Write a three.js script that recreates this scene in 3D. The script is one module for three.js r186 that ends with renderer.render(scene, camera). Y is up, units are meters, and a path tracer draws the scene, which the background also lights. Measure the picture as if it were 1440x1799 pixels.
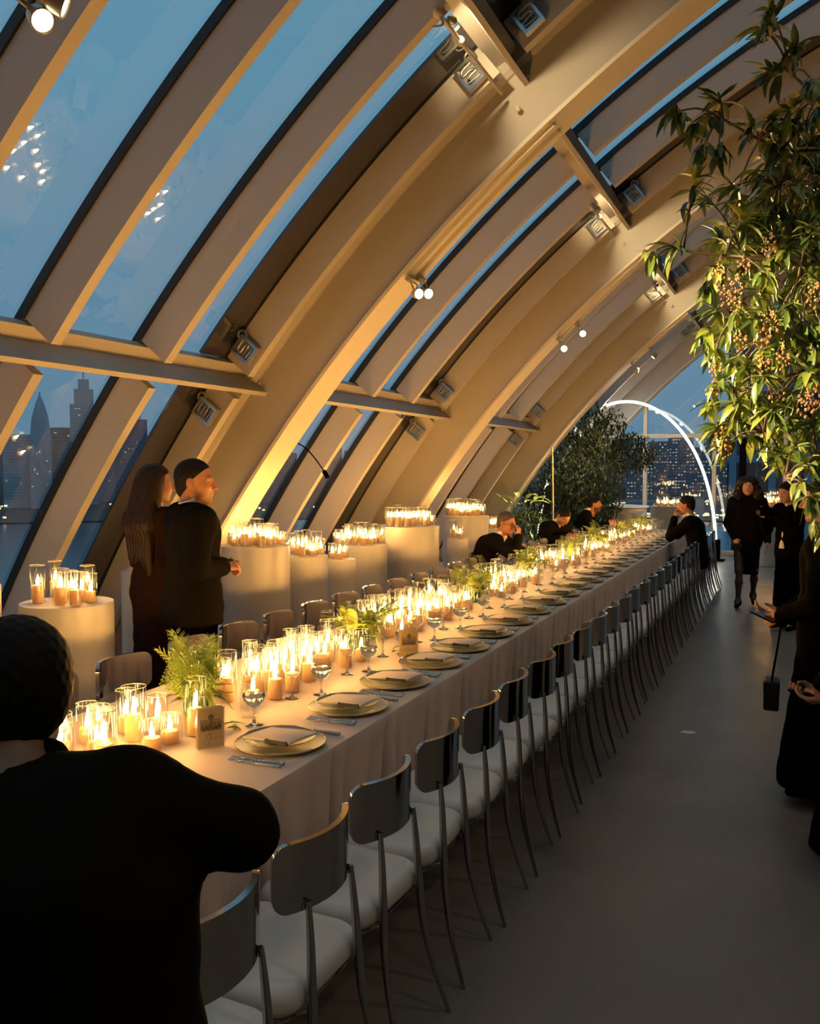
import * as THREE from 'three';
import { mergeGeometries, mergeVertices, toCreasedNormals } from 'three/addons/utils/BufferGeometryUtils.js';
import { RoundedBoxGeometry } from 'three/addons/geometries/RoundedBoxGeometry.js';
import { RectAreaLightUniformsLib } from 'three/addons/lights/RectAreaLightUniformsLib.js';
RectAreaLightUniformsLib.init();

// ---------------------------------------------------------------- camera, sky, lamps, exposure
const EYE = 1.75, FOCAL = 1600, WIDE = 1440, TALL = 1799, YAW = 0.401427, PITCH = 0.049647;
const scene = new THREE.Scene();
const camera = new THREE.PerspectiveCamera(2 * Math.atan(TALL / 2 / FOCAL) * 180 / Math.PI, WIDE / TALL, 0.05, 6000);
camera.rotation.order = 'YXZ';
camera.rotation.set(-PITCH, YAW, 0);
camera.position.set(0, EYE, 0);
const renderer = new THREE.WebGLRenderer({ antialias: true });
renderer.toneMapping = THREE.LinearToneMapping;
renderer.toneMappingExposure = 1.08;
renderer.shadowMap.enabled = true;

const CANDLE = new THREE.Color().setRGB(1, 0.455, 0.085), CANDLE_CD = 0.135, TABLE_CD = 0.23;      // every candle flame
const SPOT = new THREE.Color().setRGB(1, 0.74, 0.36);                           // track spotlights
const SKY_GAIN = 1.45;

// dusk sky: deep blue overhead, paler and greyer towards the horizon, soft cloud banks
function noise3(x, y, z) {
  const f = Math.floor, ix = f(x), iy = f(y), iz = f(z), u = x - ix, v = y - iy, w = z - iz;
  const h = (a, b, c) => { let n = Math.imul(a, 374761393) ^ Math.imul(b, 668265263) ^ Math.imul(c, 2147483647 - 1274126177); n = Math.imul(n ^ (n >>> 13), 1274126177); return ((n ^ (n >>> 16)) >>> 0) / 4294967295; };
  const s = (t) => t * t * (3 - 2 * t), a = s(u), b = s(v), c = s(w), L = (p, q, t) => p + (q - p) * t;
  return L(L(L(h(ix, iy, iz), h(ix + 1, iy, iz), a), L(h(ix, iy + 1, iz), h(ix + 1, iy + 1, iz), a), b), L(L(h(ix, iy, iz + 1), h(ix + 1, iy, iz + 1), a), L(h(ix, iy + 1, iz + 1), h(ix + 1, iy + 1, iz + 1), a), b), c);
}
const fbm = (x, y, z) => 0.55 * noise3(x, y, z) + 0.28 * noise3(2.1 * x + 7, 2.1 * y, 2.1 * z) + 0.17 * noise3(4.3 * x, 4.3 * y + 3, 4.3 * z);
{
  const w = 512, h = 256, data = new Float32Array(w * h * 4);
  for (let r = 0; r < h; r++) for (let c = 0; c < w; c++) {
    const up = ((r + 0.5) / h - 0.5) * Math.PI, az = ((c + 0.5) / w - 0.5) * 2 * Math.PI;
    const y = Math.sin(up), x = Math.cos(az) * Math.cos(up), z = Math.sin(az) * Math.cos(up), t = Math.min(1, Math.max(0, y / 0.75)) ** 0.8;
    const k = 1 / (0.3 + Math.max(0, y)), cloud = Math.max(0, Math.min(1, (fbm(x * k * 2.2 + 5, 1.5, z * k * 2.2) - 0.42) * 3.2));
    const base = [0.09 + (0.098 - 0.09) * t, 0.17 + (0.255 - 0.17) * t, 0.25 + (0.355 - 0.25) * t];
    const grey = [0.12, 0.19, 0.26];
    for (let i = 0; i < 3; i++) data[(r * w + c) * 4 + i] = SKY_GAIN * (base[i] + (grey[i] - base[i]) * cloud * 0.45) * (y < 0 ? 0.5 : 1);
    data[(r * w + c) * 4 + 3] = 1;
  }
  const sky = new THREE.DataTexture(data, w, h, THREE.RGBAFormat, THREE.FloatType);
  sky.mapping = THREE.EquirectangularReflectionMapping; sky.magFilter = THREE.LinearFilter; sky.needsUpdate = true;
  scene.background = sky;
}

// ---------------------------------------------------------------- helpers
let seed = 20240611;
const rnd = () => { seed = (seed + 0x6d2b79f5) | 0; let t = Math.imul(seed ^ (seed >>> 15), 1 | seed); t = (t + Math.imul(t ^ (t >>> 7), 61 | t)) ^ t; return ((t ^ (t >>> 14)) >>> 0) / 4294967296; };
const rr = (a, b) => a + (b - a) * rnd();
const RAD = Math.PI / 180;
const V3 = (x, y, z) => new THREE.Vector3(x, y, z);
const P = (X, Y, d) => V3(X, Y, -d);                        // across the hall, up, along the table
// camera axes, used to read distances off the plan
const FW = V3(0, 0, -1).applyEuler(camera.rotation), RT = V3(1, 0, 0).applyEuler(camera.rotation), UP = V3(0, 1, 0).applyEuler(camera.rotation);
function sight(x, y, d) {                                    // the point d metres along the hall on that line of sight
  const r = FW.clone().addScaledVector(RT, (x - WIDE / 2) / FOCAL).addScaledVector(UP, -(y - TALL / 2) / FOCAL);
  return r.multiplyScalar(d / -r.z).add(V3(0, EYE, 0));
}
const used = new Map();
function numbered(name) { const n = used.get(name) ?? 0; used.set(name, n + 1); return n ? name + '_' + String(n).padStart(3, '0') : name; }
function shade(o) { o.castShadow = o.receiveShadow = true; return o; }
function tag(o, label, category, group, kind) {
  if (label) o.userData.label = label;
  if (category) o.userData.category = category;
  if (group) o.userData.group = group;
  if (kind) o.userData.kind = kind;
  return o;
}
function part(name, geometry, material, parent) { const m = shade(new THREE.Mesh(geometry, material)); m.name = name; parent.add(m); return m; }
function thing(name, label, category, pos, turn = 0, group) {
  const o = new THREE.Group(); o.name = numbered(name); scene.add(o);
  if (pos) o.position.copy(pos);
  o.rotation.y = turn;
  return tag(o, label, category, group);
}
function single(name, geometry, material, label, category, group) { const m = shade(new THREE.Mesh(geometry, material)); m.name = numbered(name); scene.add(m); return tag(m, label, category, group); }
function structure(name, label) { const o = new THREE.Group(); o.name = name; scene.add(o); return tag(o, label, null, null, 'structure'); }
function copyOf(src, name, pos, turn, label, group) {
  const o = src.clone(); o.name = numbered(name); scene.add(o); o.position.copy(pos); if (turn !== undefined) o.rotation.y = turn;
  if (label) o.userData.label = label;
  if (group) o.userData.group = group;
  return o;
}
const ORD = 'first second third fourth fifth sixth seventh eighth ninth tenth eleventh twelfth thirteenth fourteenth fifteenth sixteenth seventeenth eighteenth nineteenth twentieth twenty-first twenty-second twenty-third twenty-fourth twenty-fifth twenty-sixth twenty-seventh twenty-eighth twenty-ninth thirtieth thirty-first thirty-second'.split(' ');

const lin = (r, g, b) => new THREE.Color().setRGB(r, g, b);
function mat(color, roughness = 0.6, metalness = 0, more = {}) { return new THREE.MeshStandardMaterial({ color, roughness, metalness, side: THREE.DoubleSide, ...more }); }
function phys(color, roughness, more) { return new THREE.MeshPhysicalMaterial({ color, roughness, side: THREE.DoubleSide, ...more }); }
function grain(w, h, fn, srgb) {
  const d = new Uint8Array(w * h * 4);
  for (let y = 0; y < h; y++) for (let x = 0; x < w; x++) { const v = fn(x, y), k = (y * w + x) * 4; for (let i = 0; i < 3; i++) d[k + i] = Math.max(0, Math.min(255, (Array.isArray(v) ? v[i] : v) * 255)); d[k + 3] = 255; }
  const t = new THREE.DataTexture(d, w, h); t.magFilter = THREE.LinearFilter; t.wrapS = t.wrapT = THREE.RepeatWrapping; if (srgb) t.colorSpace = THREE.SRGBColorSpace; t.needsUpdate = true; return t;
}
const tile = (x, n, f) => { const t = x / n; return f(x) * (1 - t) + f(x - n) * t; };
const weave = grain(64, 64, (x, y) => 0.5 + 0.22 * Math.sin(x * Math.PI / 2) * Math.cos(y * Math.PI / 2) + 0.12 * (noise3(x * 0.7, y * 0.7, 1) - 0.5));
const speck = grain(256, 256, (x, y) => 0.35 + 0.4 * noise3(x / 3, y / 3, 9) + 0.25 * noise3(x / 1.3, y / 1.3, 4));
const floorMap = grain(512, 512, (x, y) => { const n = tile(x, 512, (a) => tile(y, 512, (b) => fbm(a / 60, b / 60, 2))), m = noise3(x * 0.9, y * 0.9, 5); const v = 0.86 + 0.16 * (n - 0.5) + 0.03 * m; return [v, v * 0.985, v * 0.965]; });
const floorRough = grain(512, 512, (x, y) => 0.75 + 0.4 * (tile(x, 512, (a) => tile(y, 512, (b) => fbm(a / 40 + 9, b / 40, 7))) - 0.5));
const rep = (t, x, y) => { const c = t.clone(); c.repeat.set(x, y); c.needsUpdate = true; return c; };

const M = {
  paint: mat(lin(0.42, 0.385, 0.365), 0.55),
  lit_flange: mat(lin(0.66, 0.6, 0.52), 0.5, 0, { bumpMap: rep(speck, 2, 10), bumpScale: 0.0012 }),  // rib paint again, paler and warmer to suggest candlelight on it
  gasket: mat(lin(0.008, 0.008, 0.009), 0.5),
  spandrel: phys(lin(0.036, 0.034, 0.045), 0.08, { ior: 1.7 }),
  closure: mat(lin(0.03, 0.03, 0.033), 0.6),
  pane: phys(lin(0.86, 0.93, 0.95), 0.015, { transmission: 1, thickness: 0, ior: 2.35 }),
  clear: phys(lin(0.95, 0.955, 0.94), 0.03, { transmission: 1, thickness: 0, ior: 1.9 }),
  rim: phys(lin(0.9, 0.8, 0.62), 0.15, { transmission: 0.35, thickness: 0, ior: 1.8 }),
  stem: phys(lin(0.95, 0.95, 0.93), 0.03, { transmission: 1, thickness: 0.02, ior: 1.5 }),
  water: phys(lin(0.97, 0.97, 0.92), 0.0, { transmission: 1, thickness: 0.05, ior: 1.33 }),
  greenGlass: phys(lin(0.25, 0.5, 0.14), 0.05, { transmission: 0.85, thickness: 0, ior: 1.5 }),
  steel: mat(lin(0.55, 0.54, 0.52), 0.28, 1),
  chrome: mat(lin(0.62, 0.6, 0.57), 0.1, 1),
  darkChrome: mat(lin(0.46, 0.435, 0.41), 0.09, 1),
  seat: mat(lin(0.74, 0.68, 0.61), 0.7, 0, { bumpMap: rep(weave, 20, 20), bumpScale: 0.0003 }),
  linen: mat(lin(0.55, 0.46, 0.42), 0.85, 0, { bumpMap: weave, bumpScale: 0.0003 }),
  wax: phys(lin(0.6, 0.42, 0.25), 0.55, { transmission: 0.3, thickness: 0 }),
  wick: mat(lin(0.01, 0.008, 0.006), 0.9),
  flame: new THREE.MeshStandardMaterial({ color: 0x000000, emissive: lin(1, 0.68, 0.26), emissiveIntensity: 42 }),
  lens: new THREE.MeshStandardMaterial({ color: 0x000000, emissive: lin(1, 0.9, 0.55), emissiveIntensity: 9 }),
  lampBody: mat(lin(0.4, 0.36, 0.28), 0.35, 0.6),
  white: mat(lin(0.7, 0.68, 0.66), 0.3),
  china: phys(lin(0.36, 0.35, 0.345), 0.34, {}),
  chinaBlue: phys(lin(0.15, 0.18, 0.21), 0.28, {}),
  gold: mat(lin(0.85, 0.6, 0.22), 0.2, 1),
  napkin: mat(lin(0.62, 0.52, 0.44), 0.85, 0, { bumpMap: rep(weave, 12, 8), bumpScale: 0.0003 }),
  darkStrip: mat(lin(0.02, 0.016, 0.014), 0.6),
  bark: mat(lin(0.14, 0.09, 0.05), 0.85, 0, { bumpMap: rep(speck, 3, 8), bumpScale: 0.003 }),
  leafA: phys(lin(0.09, 0.14, 0.018), 0.4, { transmission: 0.3, thickness: 0 }),
  leafB: phys(lin(0.22, 0.25, 0.035), 0.42, { transmission: 0.35, thickness: 0 }),
  leafC: phys(lin(0.045, 0.08, 0.014), 0.38, { transmission: 0.25, thickness: 0 }),
  leafD: phys(lin(0.045, 0.062, 0.01), 0.9, { transmission: 0.3, thickness: 0 }),
  fern: phys(lin(0.3, 0.4, 0.07), 0.5, { transmission: 0.4, thickness: 0 }),
  lime: phys(lin(0.42, 0.52, 0.12), 0.45, { transmission: 0.4, thickness: 0 }),
  blossom: phys(lin(0.32, 0.15, 0.055), 0.7, { transmission: 0.3, thickness: 0 }),
  petal: phys(lin(0.75, 0.72, 0.5), 0.6, { transmission: 0.4, thickness: 0 }),
  suit: phys(lin(0.005, 0.0042, 0.004), 0.9, { ior: 1.12 }),
  black: phys(lin(0.0024, 0.002, 0.002), 0.9, { ior: 1.1 }),
  brown: phys(lin(0.02, 0.008, 0.005), 0.85, { ior: 1.15 }),
  jacket: phys(lin(0.009, 0.006, 0.0038), 0.9, { ior: 1.15 }),
  shirt: mat(lin(0.7, 0.66, 0.6), 0.8),
  hairDark: phys(lin(0.008, 0.005, 0.004), 0.65, { specularIntensity: 0.35 }),
  hairBrown: phys(lin(0.02, 0.009, 0.005), 0.5, { specularIntensity: 0.5 }),
  hairGrey: mat(lin(0.06, 0.045, 0.035), 0.6),
};

// a bar or strip that follows the vault: profile of [radius offset, along the hall], angle from the floor side in degrees
const CX = 5.92, CY = -5.614, R = 12.29;
const onArc = (a, off, d) => P(CX - (R + off) * Math.cos(a * RAD), CY + (R + off) * Math.sin(a * RAD), d);
function geometry(pos, nor, uv, idx) {
  const g = new THREE.BufferGeometry();
  g.setAttribute('position', new THREE.Float32BufferAttribute(pos, 3));
  if (nor) g.setAttribute('normal', new THREE.Float32BufferAttribute(nor, 3));
  if (uv) g.setAttribute('uv', new THREE.Float32BufferAttribute(uv, 2));
  g.setIndex(idx);
  if (!nor) g.computeVertexNormals();
  return g;
}
function arcSweep(prof, a0, a1, n) {
  const pos = [], nor = [], uv = [], idx = [];
  let area = 0;
  prof.forEach(([r, d], i) => { const [r2, d2] = prof[(i + 1) % prof.length]; area += r * d2 - r2 * d; });
  const sgn = Math.sign(area);
  prof.forEach(([r, d], k) => {
    const [r2, d2] = prof[(k + 1) % prof.length], L = Math.hypot(r2 - r, d2 - d), nr = sgn * (d2 - d) / L, nd = -sgn * (r2 - r) / L, at = pos.length / 3;
    for (let i = 0; i <= n; i++) {
      const a = a0 + (a1 - a0) * i / n, p = onArc(a, r, d), q = onArc(a, r2, d2), c = Math.cos(a * RAD), s = Math.sin(a * RAD);
      pos.push(p.x, p.y, p.z, q.x, q.y, q.z);
      for (let j = 0; j < 2; j++) nor.push(-c * nr, s * nr, -nd);
      uv.push(0, a * RAD * R / 1, L, a * RAD * R / 1);
      if (i < n) { const b = at + i * 2; sgn < 0 ? idx.push(b, b + 1, b + 2, b + 1, b + 3, b + 2) : idx.push(b, b + 2, b + 1, b + 1, b + 2, b + 3); }
    }
  });
  for (const [a, dir] of [[a0, -1], [a1, 1]]) {
    const at = pos.length / 3, c = Math.cos(a * RAD), s = Math.sin(a * RAD);
    prof.forEach(([r, d]) => { const p = onArc(a, r, d); pos.push(p.x, p.y, p.z); nor.push(s * dir, c * dir, 0); uv.push(r, d); });
    for (let i = 1; i < prof.length - 1; i++) (sgn * dir < 0) ? idx.push(at, at + i, at + i + 1) : idx.push(at, at + i + 1, at + i);
  }
  return geometry(pos, nor, uv, idx);
}
function arcSheet(off, d0, d1, a0, a1, n) {
  const pos = [], nor = [], uv = [], idx = [];
  for (let i = 0; i <= n; i++) {
    const a = a0 + (a1 - a0) * i / n;
    for (const d of [d0, d1]) { const p = onArc(a, off, d); pos.push(p.x, p.y, p.z); nor.push(Math.cos(a * RAD), -Math.sin(a * RAD), 0); uv.push(d, a * RAD * R); }
    if (i < n) idx.push(i * 2, i * 2 + 1, i * 2 + 2, i * 2 + 1, i * 2 + 3, i * 2 + 2);
  }
  return geometry(pos, nor, uv, idx);
}
const flat = (g) => { const h = g.index ? g.toNonIndexed() : g; h.computeVertexNormals(); return h; };
function fuse(list) {                                         // joins geometries of one part
  const all = list.map((g) => { const h = g.index ? g.toNonIndexed() : g.clone(); for (const k of Object.keys(h.attributes)) if (!['position', 'normal', 'uv'].includes(k)) h.deleteAttribute(k); if (!h.attributes.uv) h.setAttribute('uv', new THREE.Float32BufferAttribute(new Float32Array(h.attributes.position.count * 2), 2)); if (!h.attributes.normal) h.computeVertexNormals(); return h; });
  return mergeGeometries(all);
}
function box(w, h, d, x = 0, y = 0, z = 0) { return new THREE.BoxGeometry(w, h, d).translate(x, y, z); }
function rbox(w, h, d, r, x = 0, y = 0, z = 0) { return new RoundedBoxGeometry(w, h, d, 2, r).translate(x, y, z); }
function cyl(r0, r1, h, x = 0, y = 0, z = 0, n = 20) { return new THREE.CylinderGeometry(r0, r1, h, n).translate(x, y + h / 2, z); }
function lathe(pts, n = 32) { return new THREE.LatheGeometry(pts.map(([x, y]) => new THREE.Vector2(Math.max(x, 0.00001), y)), n); }
function tube(pts, radii, sides = 8, n = 16) {
  const curve = pts.length > 2 ? new THREE.CatmullRomCurve3(pts) : new THREE.LineCurve3(pts[0], pts[1]), fr = curve.computeFrenetFrames(n, false), pos = [], nor = [], uv = [], idx = [];
  for (let i = 0; i <= n; i++) {
    const t = i / n, c = curve.getPoint(t), f = t * (radii.length - 1), k = Math.min(radii.length - 2, Math.floor(f)), r = radii.length > 1 ? radii[k] + (radii[k + 1] - radii[k]) * (f - k) : radii[0];
    for (let j = 0; j <= sides; j++) {
      const a = j / sides * 2 * Math.PI, v = fr.normals[i].clone().multiplyScalar(Math.cos(a)).addScaledVector(fr.binormals[i], Math.sin(a));
      pos.push(c.x + v.x * r, c.y + v.y * r, c.z + v.z * r); nor.push(v.x, v.y, v.z); uv.push(j / sides, t);
      if (i < n && j < sides) { const b = i * (sides + 1) + j; idx.push(b, b + 1, b + sides + 1, b + 1, b + sides + 2, b + sides + 1); }
    }
  }
  for (const i of [0, n]) {
    const t = curve.getTangent(i / n).multiplyScalar(i ? 1 : -1), c = curve.getPoint(i / n), at = pos.length / 3;
    pos.push(c.x, c.y, c.z); nor.push(t.x, t.y, t.z); uv.push(0, 0);
    for (let j = 0; j <= sides; j++) { const b = (i * (sides + 1) + j) * 3; pos.push(pos[b], pos[b + 1], pos[b + 2]); nor.push(t.x, t.y, t.z); uv.push(0, 0); if (j < sides) i ? idx.push(at, at + 1 + j, at + 2 + j) : idx.push(at, at + 2 + j, at + 1 + j); }
  }
  return geometry(pos, nor, uv, idx);
}
function prism(pts, depth, bevel = 0) {                        // outline in x, y pushed along z
  const s = new THREE.Shape(pts.map(([x, y]) => new THREE.Vector2(x, y)));
  return new THREE.ExtrudeGeometry(s, { depth, bevelEnabled: bevel > 0, bevelSize: bevel, bevelThickness: bevel, bevelSegments: 2, steps: 1 });
}
function roundRect(w, h, r) {
  const s = new THREE.Shape(), x = -w / 2, y = -h / 2;
  s.moveTo(x + r, y); s.lineTo(x + w - r, y); s.quadraticCurveTo(x + w, y, x + w, y + r); s.lineTo(x + w, y + h - r); s.quadraticCurveTo(x + w, y + h, x + w - r, y + h); s.lineTo(x + r, y + h); s.quadraticCurveTo(x, y + h, x, y + h - r); s.lineTo(x, y + r); s.quadraticCurveTo(x, y, x + r, y);
  return s;
}
const smooth = (g) => { const h = g.clone(); h.deleteAttribute('normal'); h.deleteAttribute('uv'); const m = mergeVertices(h, 1e-5); m.computeVertexNormals(); return m; };
const turned = (g, from, to) => g.clone().applyQuaternion(new THREE.Quaternion().setFromUnitVectors(from.clone().normalize(), to.clone().normalize()));

// ---------------------------------------------------------------- the hall: floor, glazed vault, end wall
const BAY = 4.166, RIB0 = 6.2, BACK = -4.4, END = 18.98, A_LOW = 39.0, A_MID = 52.45, A_HIGH = 65.9, A_TOP = 74, A_END = 93;
const WALL_X = 5.9;
{
  const f = box(11.6, 0.3, 23.6, 0.4, -0.15, -7.3);
  const uv = f.attributes.uv, p = f.attributes.position;
  for (let i = 0; i < uv.count; i++) uv.setXY(i, p.getX(i) / 4, p.getZ(i) / 4);
  const m = single('floor', f, mat(lin(0.24, 0.2, 0.165), 0.5, 0, { map: floorMap, roughnessMap: floorRough }), 'smooth grey floor of the glazed hall');
  tag(m, null, null, null, 'structure');
  const back = single('unseen_wall_back', box(12.6, 7.6, 0.2, 0.3, 3.5, 4.6), mat(lin(0.05, 0.042, 0.036), 0.8), 'unseen dark wall behind the photographer'); tag(back, null, null, null, 'structure');  // out of view, shuts out sky light, kept dark for chair reflections
  const right = single('unseen_wall_right', box(0.2, 7.6, 24, WALL_X + 0.3, 3.5, -7.3), mat(lin(0.05, 0.042, 0.036), 0.8), 'unseen dark wall on the right of the hall'); tag(right, null, null, null, 'structure');  // unseen, closes the hall against sky light and darkens what the chairs mirror
}
const vault = structure('wall_left', 'curved glass wall that rises into the roof, on white box ribs');
const ribs = [];
for (let i = -2; i <= 3; i++) {
  const d = RIB0 + BAY * i, g = new THREE.Group(); g.name = 'rib'; vault.add(g); ribs.push(d);
  part('web', arcSweep([[0.02, d + 0.03], [0.45, d + 0.03], [0.45, d + 0.3], [0.02, d + 0.3]], 26, A_END, 70), M.paint, g);
  part('lit_flange', arcSweep([[0, d], [0.028, d], [0.028, d + 0.33], [0, d + 0.33]], 26, A_END, 70), M.lit_flange, g);
  part('cover_strip', arcSweep([[0.44, d + 0.0], [0.47, d - 0.03], [0.6, d - 0.03], [0.66, d + 0.03], [0.66, d + 0.32], [0.44, d + 0.32]], 26, A_END, 70), M.paint, g);
}
tag(single('unseen_ceiling', arcSweep([[0.5, -4.6], [0.7, -4.6], [0.7, 19.1], [0.5, 19.1]], A_TOP, 97, 30), M.paint, 'unseen solid white roof above the glazing, added to block sky light'), null, null, null, 'structure');  // out of view, added to cut the blue sky light from overhead
// mullions and panes in every bay
const SPANS = [[26.6, A_LOW], [A_LOW, A_MID], [A_MID, A_HIGH], [A_HIGH, A_TOP]];
const MULL = [-3.2, -2.28, -1.29, -0.3], MT = 0.075;
const mullGeo = SPANS.map(([a, b]) => arcSweep([[0.355, 0], [0.6, 0], [0.6, MT], [0.355, MT]], a + 0.52, b - 0.42, 16));
const gaskGeo = SPANS.map(([a, b]) => arcSweep([[0.595, -0.016], [0.65, -0.016], [0.65, MT + 0.016], [0.595, MT + 0.016]], a + 0.25, b - 0.25, 16));
for (let i = -1; i <= 3; i++) {
  const d0 = RIB0 + BAY * i, prev = d0 - BAY + 0.32;
  for (const m of MULL) SPANS.forEach((s, k) => {
    const o = part('mullion', mullGeo[k], M.paint, vault); o.position.z = -(d0 + m);
    part('gasket', gaskGeo[k], M.gasket, o);
  });
  const edges = [prev, ...MULL.map((m) => d0 + m)];
  for (let j = 0; j < 4; j++) SPANS.forEach(([a, b], k) => part('pane', arcSheet(0.635, edges[j] + (j ? MT : 0), edges[j + 1], a, b, 14), M.pane, vault));
  SPANS.forEach(([a, b]) => part('closure_panel', arcSweep([[0.6, d0 - 0.3 + MT], [0.63, d0 - 0.3 + MT], [0.63, d0 + 0.0], [0.6, d0 + 0.0]], a, b, 14), M.closure, vault));
  SPANS.forEach(([a, b], k) => part('spandrel_strip', arcSweep([[0.605, d0 - 0.61], [0.628, d0 - 0.61], [0.628, d0 - 0.3], [0.605, d0 - 0.3]], a + (k ? 0.45 : 0), b - 0.3, 14), M.spandrel, vault));
  // cross beams between the ribs: a T section pointing into the hall
  for (const a of [A_LOW, A_MID, A_HIGH]) {
    const c = Math.cos(a * RAD), s = Math.sin(a * RAD), pt = (r, t) => [CX - (R + r) * c + t * s, CY + (R + r) * s + t * c];
    const prof = [[0.32, -0.018], [0.32, 0.018], [0.53, 0.018], [0.545, 0.1], [0.6, 0.1], [0.66, 0.07], [0.66, -0.07], [0.6, -0.1], [0.545, -0.1], [0.53, -0.018]].map(([r, t]) => pt(r, t));
    const len = BAY - 0.3 + 0.03, pl = part('purlin', flat(prism(prof, len).translate(0, 0, -(d0 + 0.03))), M.paint, vault);
    // end plates and bolts where the beam meets the rib
    const bolts = [0.36, 0.42, 0.48].map((r) => { const q = pt(r, 0.035); return new THREE.SphereGeometry(0.016, 8, 6).translate(q[0], q[1], -(d0 + 0.02)); });
    part('bolt', fuse(bolts), M.paint, pl);
  }
  // clamp boxes at the rib end of each run of mullion
  for (const a of [A_LOW - 1.35, A_LOW + 1.25, A_MID - 1.1, A_MID + 1.1, A_HIGH - 1.1]) {
    const h = 0.5, w = 0.14, prof = (r0, r1, a0, a1, d) => arcSweep([[r0, d], [r1, d], [r1, d + 0.05], [r0, d + 0.05]], a0, a1, 2);
    const da = 0.34, dd = d0 - 0.39, g = new THREE.Group(); g.name = 'clamp'; vault.add(g);
    part('frame', fuse([prof(0.37, 0.39, a - da, a + da, dd), prof(0.53, 0.55, a - da, a + da, dd), prof(0.39, 0.53, a - da, a - da + 0.09, dd), prof(0.39, 0.53, a + da - 0.09, a + da, dd)]), M.steel, g);
    part('plate', fuse([prof(0.385, 0.535, a - da, a + da, dd + 0.03)]), M.lampBody, g);
    const zig = [[0.2, 0.405], [-0.2, 0.42], [-0.05, 0.445], [0.21, 0.45], [0.1, 0.475], [-0.2, 0.48], [-0.16, 0.51], [0.2, 0.515]].map(([t, r]) => onArc(a + t, r, dd + 0.012));
    part('spring', tube(zig, [0.009, 0.009], 6, 30), M.steel, g);
    const q = onArc(a + 0.3, 0.55, dd + 0.02); part('hook', new THREE.TorusGeometry(0.035, 0.011, 6, 14).translate(q.x, q.y, q.z), M.steel, g);
  }
}
// unseen warm downlights, out of view, placed to light the seats and floor
for (const d of [-2.5, 0.5, 3.5, 6.5, 9.5, 12.5]) for (const a of [77.5, 84]) {
  const p = onArc(a, 0.49, d), g = new THREE.Group(); g.name = 'unseen_downlight'; g.position.copy(p); scene.getObjectByName('unseen_ceiling').add(g);
  part('ring', lathe([[0.05, 0], [0.075, 0], [0.075, -0.03], [0.068, -0.035], [0.05, -0.02]], 24), M.lampBody, g);
  part('lens', lathe([[0, -0.012], [0.05, -0.012], [0.05, -0.004], [0, -0.004]], 20), M.lens, g);
  const l = new THREE.SpotLight(lin(1, 0.82, 0.58), 3.6, 0, 1.15, 0.9); l.position.y = -0.05; l.target.position.set(-1.2, -6, 0); l.castShadow = true; l.shadow.radius = 2.5; g.add(l, l.target);
}
// low kerb under the sloping glass
{
  const k = onArc(27.2, 0.3, 0), g = box(0.5, 0.12, 23.4, k.x - 0.1, 0.06, -7.3);
  part('kerb', g, M.paint, vault);
}
// end wall: slim posts, one rail, large panes
const endWall = structure('wall_end', 'tall glazed end wall with slim pale posts and one cross rail');
{
  const posts = [-4.17, -2.85, -1.51, -0.21, 1.1, 2.42, 3.74, 5.06], roof = (x) => Math.sqrt((R + 0.5) ** 2 - (CX - x) ** 2) + CY, RAIL = 2.37;
  const lowX = -4.75;
  posts.forEach((x) => part('post', rbox(0.075, roof(x), 0.12, 0.008, x, roof(x) / 2, -END), M.lit_flange, endWall));  // posts and rail take the paler paint, candlelight put into the colour
  part('rail', rbox(WALL_X - lowX + 0.6, 0.085, 0.11, 0.008, (WALL_X + lowX) / 2 + 0.45, RAIL, -END), M.lit_flange, endWall);
  part('sill', rbox(WALL_X - lowX + 1.3, 0.09, 0.14, 0.008, (WALL_X + lowX) / 2, 0.045, -END), M.paint, endWall);
  const xs = [-5.2, ...posts, WALL_X + 0.1];
  for (let i = 0; i < xs.length - 1; i++) {
    const a = xs[i] + (i ? 0.03 : 0), b = xs[i + 1] - 0.03, top = (x) => Math.max(0.3, roof(Math.max(x, -5.15)));
    for (const [y0, y1] of [[0.09, RAIL - 0.04], [RAIL + 0.04, 99]]) {
      const pts = [[a, y0], [b, y0]];
      for (let k = 8; k >= 0; k--) { const x = a + (b - a) * k / 8; pts.push([x, Math.max(y0 + 0.001, Math.min(y1, top(x)))]); }
      if (Math.max(...pts.map((p) => p[1])) < y0 + 0.05) continue;
      part('pane', new THREE.ShapeGeometry(new THREE.Shape(pts.map(([x, y]) => new THREE.Vector2(x, y)))).translate(0, 0, -END), M.pane, endWall);
    }
  }
}

// ---------------------------------------------------------------- outside: water, far shore, towers, the building next door
const GROUND = -95;
{
  const w = single('water', new THREE.CircleGeometry(5600, 64).rotateX(-Math.PI / 2).translate(0, GROUND - 2, 0), mat(lin(0.035, 0.06, 0.085), 0.22), 'wide river below the tower at dusk');
  tag(w, null, null, null, 'structure');
  const l = single('ground', new THREE.RingGeometry(1720, 5600, 72, 1).rotateX(-Math.PI / 2).translate(0, GROUND, 0), mat(lin(0.05, 0.052, 0.06), 0.9), 'dark far shore of the city'); tag(l, null, null, null, 'structure');
  const t = single('terrace_floor', box(16, 0.3, 12, 0.5, -0.35, -END - 6.3), mat(lin(0.16, 0.19, 0.24), 0.3), 'terrace outside the end wall'); tag(t, null, null, null, 'structure');
}
const cityMats = [lin(0.2, 0.2, 0.24), lin(0.17, 0.17, 0.21), lin(0.42, 0.4, 0.44), lin(0.12, 0.16, 0.23)].map((c) => mat(c, 0.6));  // tones lifted paler to suggest haze over the far city
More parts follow.
